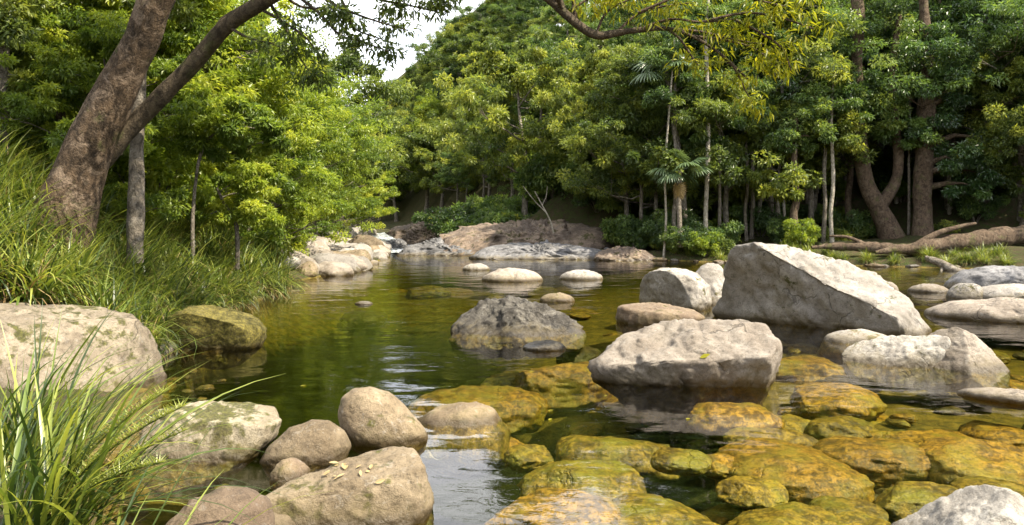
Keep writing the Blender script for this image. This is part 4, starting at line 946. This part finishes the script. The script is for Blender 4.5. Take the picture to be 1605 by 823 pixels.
def palm(label, trunk_pts, s, els, dead=0, rz0=0):
    p, r_, vf = px_tube(trunk_pts, 20, 9, .1, 3); b0 = p[0].copy()
    o = empty('fan_palm', b0); tag(o, label, 'palm', 'fan palms on the forest bank')
    link('trunk', np_mesh('trunk', vf[0] - b0, vf[1]), M['bark_grey'], o)
    for i, e in enumerate(els):
        f = link('frond', FR[i % 2], None, o, p[-1] - b0); f.rotation_euler = (e, 0, rz0 + i * 2.399); f.scale = (s,) * 3
    for i in range(dead):
        f = link('dead_frond', DEADF, None, o, p[-1] - b0 - np.array([0, 0, .15])); f.rotation_euler = (-1.35, 0, i * 1.4); f.scale = (s * .5, s * .8, s * .6)
    return o
DEADF = FR[1].copy(); DEADF.materials.clear(); DEADF.materials.append(M['straw'])
palm('short fan palm with pale drooping fronds at the edge of the forest bank', [(1066, 388, 10, 36.8), (1065, 350, 8, 36.8), (1064, 310, 8, 36.8), (1065, 268, 8, 36.8)], .86, [.1, -.15, .25, -.05, .35, -.25, .15, .6, -.3, .9], 3)
palm('tall fan palm with dark upright fronds high among the forest trees', [(1074, 372, 10, 38.6), (1070, 300, 10, 38.6), (1058, 200, 10, 38.4), (1046, 112, 9, 38.2)], 1.15, [.5, .2, .8, -.1, .35, 1.0, .6, 0.], 1, 1.0)

# dead wood
def log_mesh(pts, ns, wob, seed): 
    p, r_, vf = px_tube(pts, 44, ns, wob, seed); return p[0].copy(), vf
def logo(label, pts, wob, seed, mat, name='fallen_log', extra=()):
    b0, vf = log_mesh(pts, 16, wob, seed); a = Acc(); a.add((vf[0] - b0, vf[1]))
    for e in extra:
        _, _, v2 = px_tube(e, 12, 7, .3, seed + 3); a.add((v2[0] - b0, v2[1]))
    return tag(link(name, a.mesh(name), M[mat], None, b0), label, 'log')
logo('long weathered fallen trunk lying along the forest bank', [(1372, 396, 6, 33), (1420, 390, 17, 33), (1470, 384, 23, 33), (1540, 375, 27, 33.4), (1600, 368, 31, 34), (1700, 358, 34, 34.6)], .5, 6, 'bark_red', extra=[[(1440, 384, 14, 33), (1470, 366, 10, 33), (1505, 355, 7, 33), (1530, 350, 4, 33)]])
logo('thin splintered log lying in front of the forked tree', [(1272, 388, 5, 34), (1310, 386, 13, 34), (1370, 388, 17, 33.6), (1430, 392, 18, 33.2), (1490, 394, 14, 33)], .55, 7, 'bark_red', extra=[[(1360, 386, 8, 33.6), (1330, 372, 6, 33.8), (1300, 370, 3, 34)]])
logo('grey forked driftwood branch at the waterline of the forest bank', [(1452, 404, 9, 31), (1475, 414, 13, 30.4), (1500, 426, 15, 29.8), (1530, 436, 9, 29.4)], .4, 8, 'bark_grey', 'driftwood', [[(1480, 415, 6, 30.4), (1472, 432, 4, 29.9), (1462, 440, 2, 29.8)]])
logo('bare bleached dead sapling leaning on the bedrock dome', [(868, 366, 3, 41), (862, 345, 2.4, 41), (850, 322, 1.8, 41), (838, 300, 1.2, 41)], .2, 9, 'bark_pale', 'dead_sapling', [[(858, 335, 1.6, 41), (838, 315, 1.2, 41), (820, 292, .8, 41)], [(850, 322, 1.3, 41), (856, 308, 1, 41), (858, 292, .7, 41)]])

# shrubs and grass of the forest bank
for i in range(95):
    px = rnd.uniform(965, 1640); d = rnd.uniform(35.5, 46); x = (px - CX) * d / F
    if sd(x, d) < .7: continue
    k = rnd.choice([0, 0, 1, 2]); 
    if 1260 < px < 1620 and d < 38: continue
    plant_shrub(k, x, d, ['dark-leaved shrub in the undergrowth of the forest bank', 'broad-leaved green shrub in the undergrowth of the forest bank', 'light green shrub in the undergrowth of the forest bank'][k] + (' by the fan palms' if px < 1130 else ' behind the huge wedge boulder' if px < 1290 else ' around the forked tree' if px < 1470 else ' behind the fallen trunk'), ['dark', 'broad-leaved', 'light green'][k] + ' shrubs of the forest bank', rnd.uniform(.6, 1.1))
for (px, d, k, s) in [(1105, 36.3, 2, .9), (1125, 36.5, 1, .8), (1000, 39.2, 0, .9), (985, 40.5, 0, 1.2)]:
    x = (px - CX) * d / F; plant_shrub(k, x, d, ['dark-leaved shrub in the undergrowth of the forest bank', 'broad-leaved green shrub in the undergrowth of the forest bank', 'light green shrub in the undergrowth of the forest bank'][k], ['dark', 'broad-leaved', 'light green'][k] + ' shrubs of the forest bank', s)
n = 0
for i in range(200):
    px = rnd.uniform(1000, 1640); d = rnd.uniform(29, 38); x = (px - CX) * d / F
    s = sd(x, d)
    if s < .15 or s > 2.4: continue
    tuft(rnd.randrange(4), x, d, 'short green grass clump along the forest bank waterline', 'grass clumps of the forest bank', rnd.uniform(.35, .62)); n += 1
    if n > 44: break
# undergrowth where the hill meets the bedrock
for i in range(135):
    px = rnd.uniform(540, 990); d = rnd.uniform(44.5, 60); x = (px - CX) * d / F
    if sd(x, d) < (1.7 if px > 850 else 2.9): continue
    k = rnd.choice([0, 0, 1]); plant_shrub(k, x, d, ['dark-leaved shrub between the bedrock and the hillside trees', 'broad-leaved green shrub between the bedrock and the hillside trees'][k], ['dark', 'broad-leaved'][k] + ' shrubs above the bedrock', rnd.uniform(.9, 2.0))
# shrubs of the left bank
for i in range(70):
    d = rnd.uniform(14, 30); px = rnd.uniform(-20, 450); x = (px - CX) * d / F
    s = sd(x, d)
    if s < 1.5 or (px < 260 and d < 17): continue
    k = rnd.choice([2, 2, 1]); plant_shrub(k, x, d, ['', 'broad-leaved green shrub', 'lime-green shrub'][k] + (' behind the leaning trunk' if px < 240 else ' beside the gravel bar' if d > 22 else ' between the leaning trunk and the gravel bar'), ['', 'broad-leaved', 'lime-green'][k] + ' shrubs of the left bank', rnd.uniform(.9, 1.7))

# ------------------------------------------------------------------ grass of the left bank
n = 0; gp = []; tries = 0
while n < 130 and tries < 9000:
    tries += 1
    y = rnd.uniform(9.0, 22); x = rnd.uniform(-.68, -.27) * y
    s = sd(x, y)
    if s < .12 or s > 4.6: continue
    if any((x - a_) ** 2 + (y - b_) ** 2 < .42 ** 2 for a_, b_ in gp): continue
    if y < 10.5 and x > -6.2: continue
    gp.append((x, y)); n += 1
    tuft(rnd.randrange(4), x, y, 'arching strap-leaved grass clump ' + ('behind the huge mossy bank boulder' if y < 11.5 else 'at the water\'s edge of the left bank' if s < .9 else 'around the foot of the leaning trunk' if x < -.40 * y else 'on the bank towards the gravel bar'), 'grass clumps of the left bank', rnd.uniform(.72, 1.12))
tuft(1, *at(390, 468)[:2], 'big fountain-like grass clump hanging over the water at the end of the left bank', None, 1.15, .32)

# foreground clumps: every blade its own piece
def blade_mesh(seed, L, W, lean, droop, tint):
    rng = np.random.default_rng(seed); segs = 9; t = np.linspace(0, 1, segs + 1)
    ang = lean + droop * t ** 1.5; st = L / segs
    hx = np.r_[0, np.cumsum(np.sin(ang[1:]) * st)]; hv = np.r_[0, np.cumsum(np.cos(ang[1:]) * st)]
    sw = rng.normal(0, .06) * L * t ** 2
    wd = W * .5 * np.clip(1.1 - t ** 2.4 * 1.08, .03, 1)
    A = np.column_stack([hx, sw + wd, hv + wd * .45]); Cc = np.column_stack([hx, sw, hv]); B = np.column_stack([hx, sw - wd, hv + wd * .45])
    V = np.stack([A, Cc, B], 1).reshape(-1, 3); Fa = []
    for i in range(segs):
        k = i * 3; Fa += [[k, k + 1, k + 4, k + 3], [k + 1, k + 2, k + 5, k + 4]]
    return np_mesh('blade', V, np.array(Fa), True, np.full(len(V), tint))
rng = np.random.default_rng(5)
BL = []
for i in range(26):
    me = blade_mesh(900 + i, rng.uniform(.75, 1.25), rng.uniform(.011, .021), rng.uniform(.05, .6), rng.uniform(.35, 1.5), rng.uniform(0, 1)); me.materials.append(M['blade']); BL.append(me)
DB = []
for i in range(6):
    me = blade_mesh(950 + i, rng.uniform(.5, .9), rng.uniform(.007, .012), rng.uniform(.3, .9), rng.uniform(.7, 1.9), rng.uniform(0, 1)); me.materials.append(M['straw']); DB.append(me)
def flower_spike(seed):
    rng = np.random.default_rng(seed); L = .85; u = np.linspace(0, 1, 8)
    pth = np.column_stack([.5 * u ** 1.6, 0 * u, L * u - .18 * u ** 2]); a = Acc(); a.add(tube(pth, np.linspace(.006, .003, 8), 5))
    P = []; D = []
    for t_ in np.linspace(.5, 1, 26):
        c = np.array([np.interp(t_, u, pth[:, k]) for k in range(3)])
        for j in range(9):
            az = j * .7 + t_ * 20; P.append(c); D.append((math.cos(az), math.sin(az), .75))
    P, D = np.array(P), np.array(D); N = np.cross(D, rng.normal(size=D.shape))
    V, Fq = leaf_arrays(P, D, N, rng.uniform(.025, .06, len(P)), np.full(len(P), .0035))
    st = a.mesh('stalk'); st.materials.append(M['blade']); fl = np_mesh('flower_spikes', V, Fq, False, np.full(len(V), .95)); fl.materials.append(M['blade'])
    return st, fl
SP = [flower_spike(i) for i in range(2)]
def near_clump(label, loc, n, aim, spread, s, spikes=(), dry=26, rb=.13):
    o = empty('strap_grass', loc); tag(o, label, 'grass')
    rg = random.Random(int(loc[1] * 100) + n)
    for i in range(n):
        b = link('blade', BL[rg.randrange(len(BL))], None, o, (rg.gauss(0, rb), rg.gauss(0, rb), 0))
        az = rg.gauss(aim, spread); q = s * rg.uniform(.6, 1.2)
        b.rotation_euler = (rg.gauss(0, .12), rg.gauss(.06, .16), az); b.scale = (q, q * rg.uniform(.9, 1.3), q)
    for i in range(dry):
        b = link('dry_blade', DB[rg.randrange(len(DB))], None, o, (rg.gauss(0, rb), rg.gauss(0, rb), 0)); b.rotation_euler = (0, rg.gauss(.1, .2), rg.gauss(aim, spread)); b.scale = (s,) * 3
    for (az, e, q) in spikes:
        h = link('flower_stalk', SP[0][0], None, o, (rg.gauss(0, .05), rg.gauss(0, .05), 0)); h.rotation_euler = (0, e, az); h.scale = (q,) * 3
        link('flower_spikes', SP[0][1], None, h)
    return o
near_clump('large strap-leaved grass clump with spiky flower heads in front of the mossy boulder', (-2.25, 3.75, .34), 270, .15, 1.1, 1.0, [(.1, .12, 1.25), (.3, .0, 1.2), (-.2, .3, 1.15), (.5, .25, 1.1)])
near_clump('second strap-leaved grass clump behind the flowering one', (-2.75, 4.5, .50), 150, .2, 1.3, .9, [], 16)
near_clump('few broad grass blades springing from the near edge of the bank', (-1.45, 2.75, .20), 46, .5, .9, .85, [], 8, .09)

# fallen leaves
def fallen(x, y, z, rz, s, label, mat='leaf_yellow', group=None):
    V = np.array([(0, 0, 0), (.5, .22, .06), (1, 0, .03), (.5, -.22, .06), (.8, .12, .05), (.8, -.12, .05), (.2, .14, .04), (.2, -.14, .04)]); 
    Fa = np.array([[0, 2, 4], [0, 4, 1], [0, 1, 6], [0, 5, 2], [0, 3, 5], [0, 7, 3]])
    me = np_mesh('fallen_leaf', V, Fa, False, np.full(8, .95)); me.materials.append(M[mat])
    o = link('fallen_leaf', me, None, None, (x, y, z)); o.rotation_euler = (0, 0, rz); o.scale = (s,) * 3
    return tag(o, label, 'leaf', group)

from mathutils.bvhtree import BVHTree
def leaf_on(o, px, py, rz, s, label, mat='leaf_yellow', group=None):
    me = o.data; T = BVHTree.FromPolygons([v.co + o.location for v in me.vertices], [p.vertices[:] for p in me.polygons])
    d = Vector(((px - CX) / F, 1, -(py - HY) / F)).normalized(); hit, nrm, _, _ = T.ray_cast(Vector((0, 0, H)), d)
    if hit is None: return
    l = fallen(0, 0, 0, 0, s, label, mat, group)
    l.rotation_euler = (nrm.to_track_quat('Z', 'Y') @ Matrix.Rotation(rz, 3, 'Z').to_quaternion()).to_euler(); l.location = hit + nrm * .012
by = {o['label']: o for o in COL.objects if o.get('category') == 'boulder'}
slab = next(o for k, o in by.items() if k.startswith('broad tan slab')); tanb = next(o for k, o in by.items() if k.startswith('large tan boulder'))
leaf_on(slab, 1097, 562, .5, .13, 'single bright yellow leaf lying on the broad slab boulder')
for i in range(16):
    leaf_on(tanb, rnd.gauss(538, 24), rnd.gauss(737, 7), rnd.uniform(0, 6.28), rnd.uniform(.045, .075), 'dead brown leaf in the litter on top of the large tan boulder', 'straw', 'dead leaves on the large tan boulder')
for i in range(14):
    y = rnd.uniform(5, 24); x = rnd.uniform(-.28, .3) * y
    if sd(x, y) < -.5: fallen(x, y, .004, rnd.uniform(0, 6.28), rnd.uniform(.05, .09), 'small yellow leaf floating on the pool', 'leaf_yellow', 'leaves floating on the pool')

# white water of the small rapids
pth = smooth_path([(-10.2, 60, .75), (-8.6, 54, .45), (-7.2, 49.5, .22), (-6.2, 46, .06), (-5.4, 43.8, .0)], 40)
VV = []
for i, p in enumerate(pth):
    for j in range(12):
        u = j / 11 - .5; VV.append((p[0] + u * (1.3 + .03 * i), p[1] + u * .4, p[2] + .03))
VV = np.array(VV); VV[:, 2] += .13 * np.abs(fbm(VV * np.array([3, 1.6, 1]), 3, 4)) ; ii = np.arange(480).reshape(40, 12)
FW = np.column_stack([ii[:-1, :-1].ravel(), ii[:-1, 1:].ravel(), ii[1:, 1:].ravel(), ii[1:, :-1].ravel()])
m, nt, p = new_mat('foaming_water'); t = NT(nt); g = t.n('ShaderNodeNewGeometry')
t.l(t.mix(t.ramp(t.noise(t.scaled(g.outputs['Position'], 2.2, .8, 1), 2.2, 5, .7), .42, .58), (.08, .10, .10), (.55, .57, .6)), p.inputs['Base Color']); p.inputs['Roughness'].default_value = .3
tag(link('rapids', np_mesh('rapids', VV, FW), m), 'white water tumbling between the bar boulders and the bedrock', None, None, 'structure')
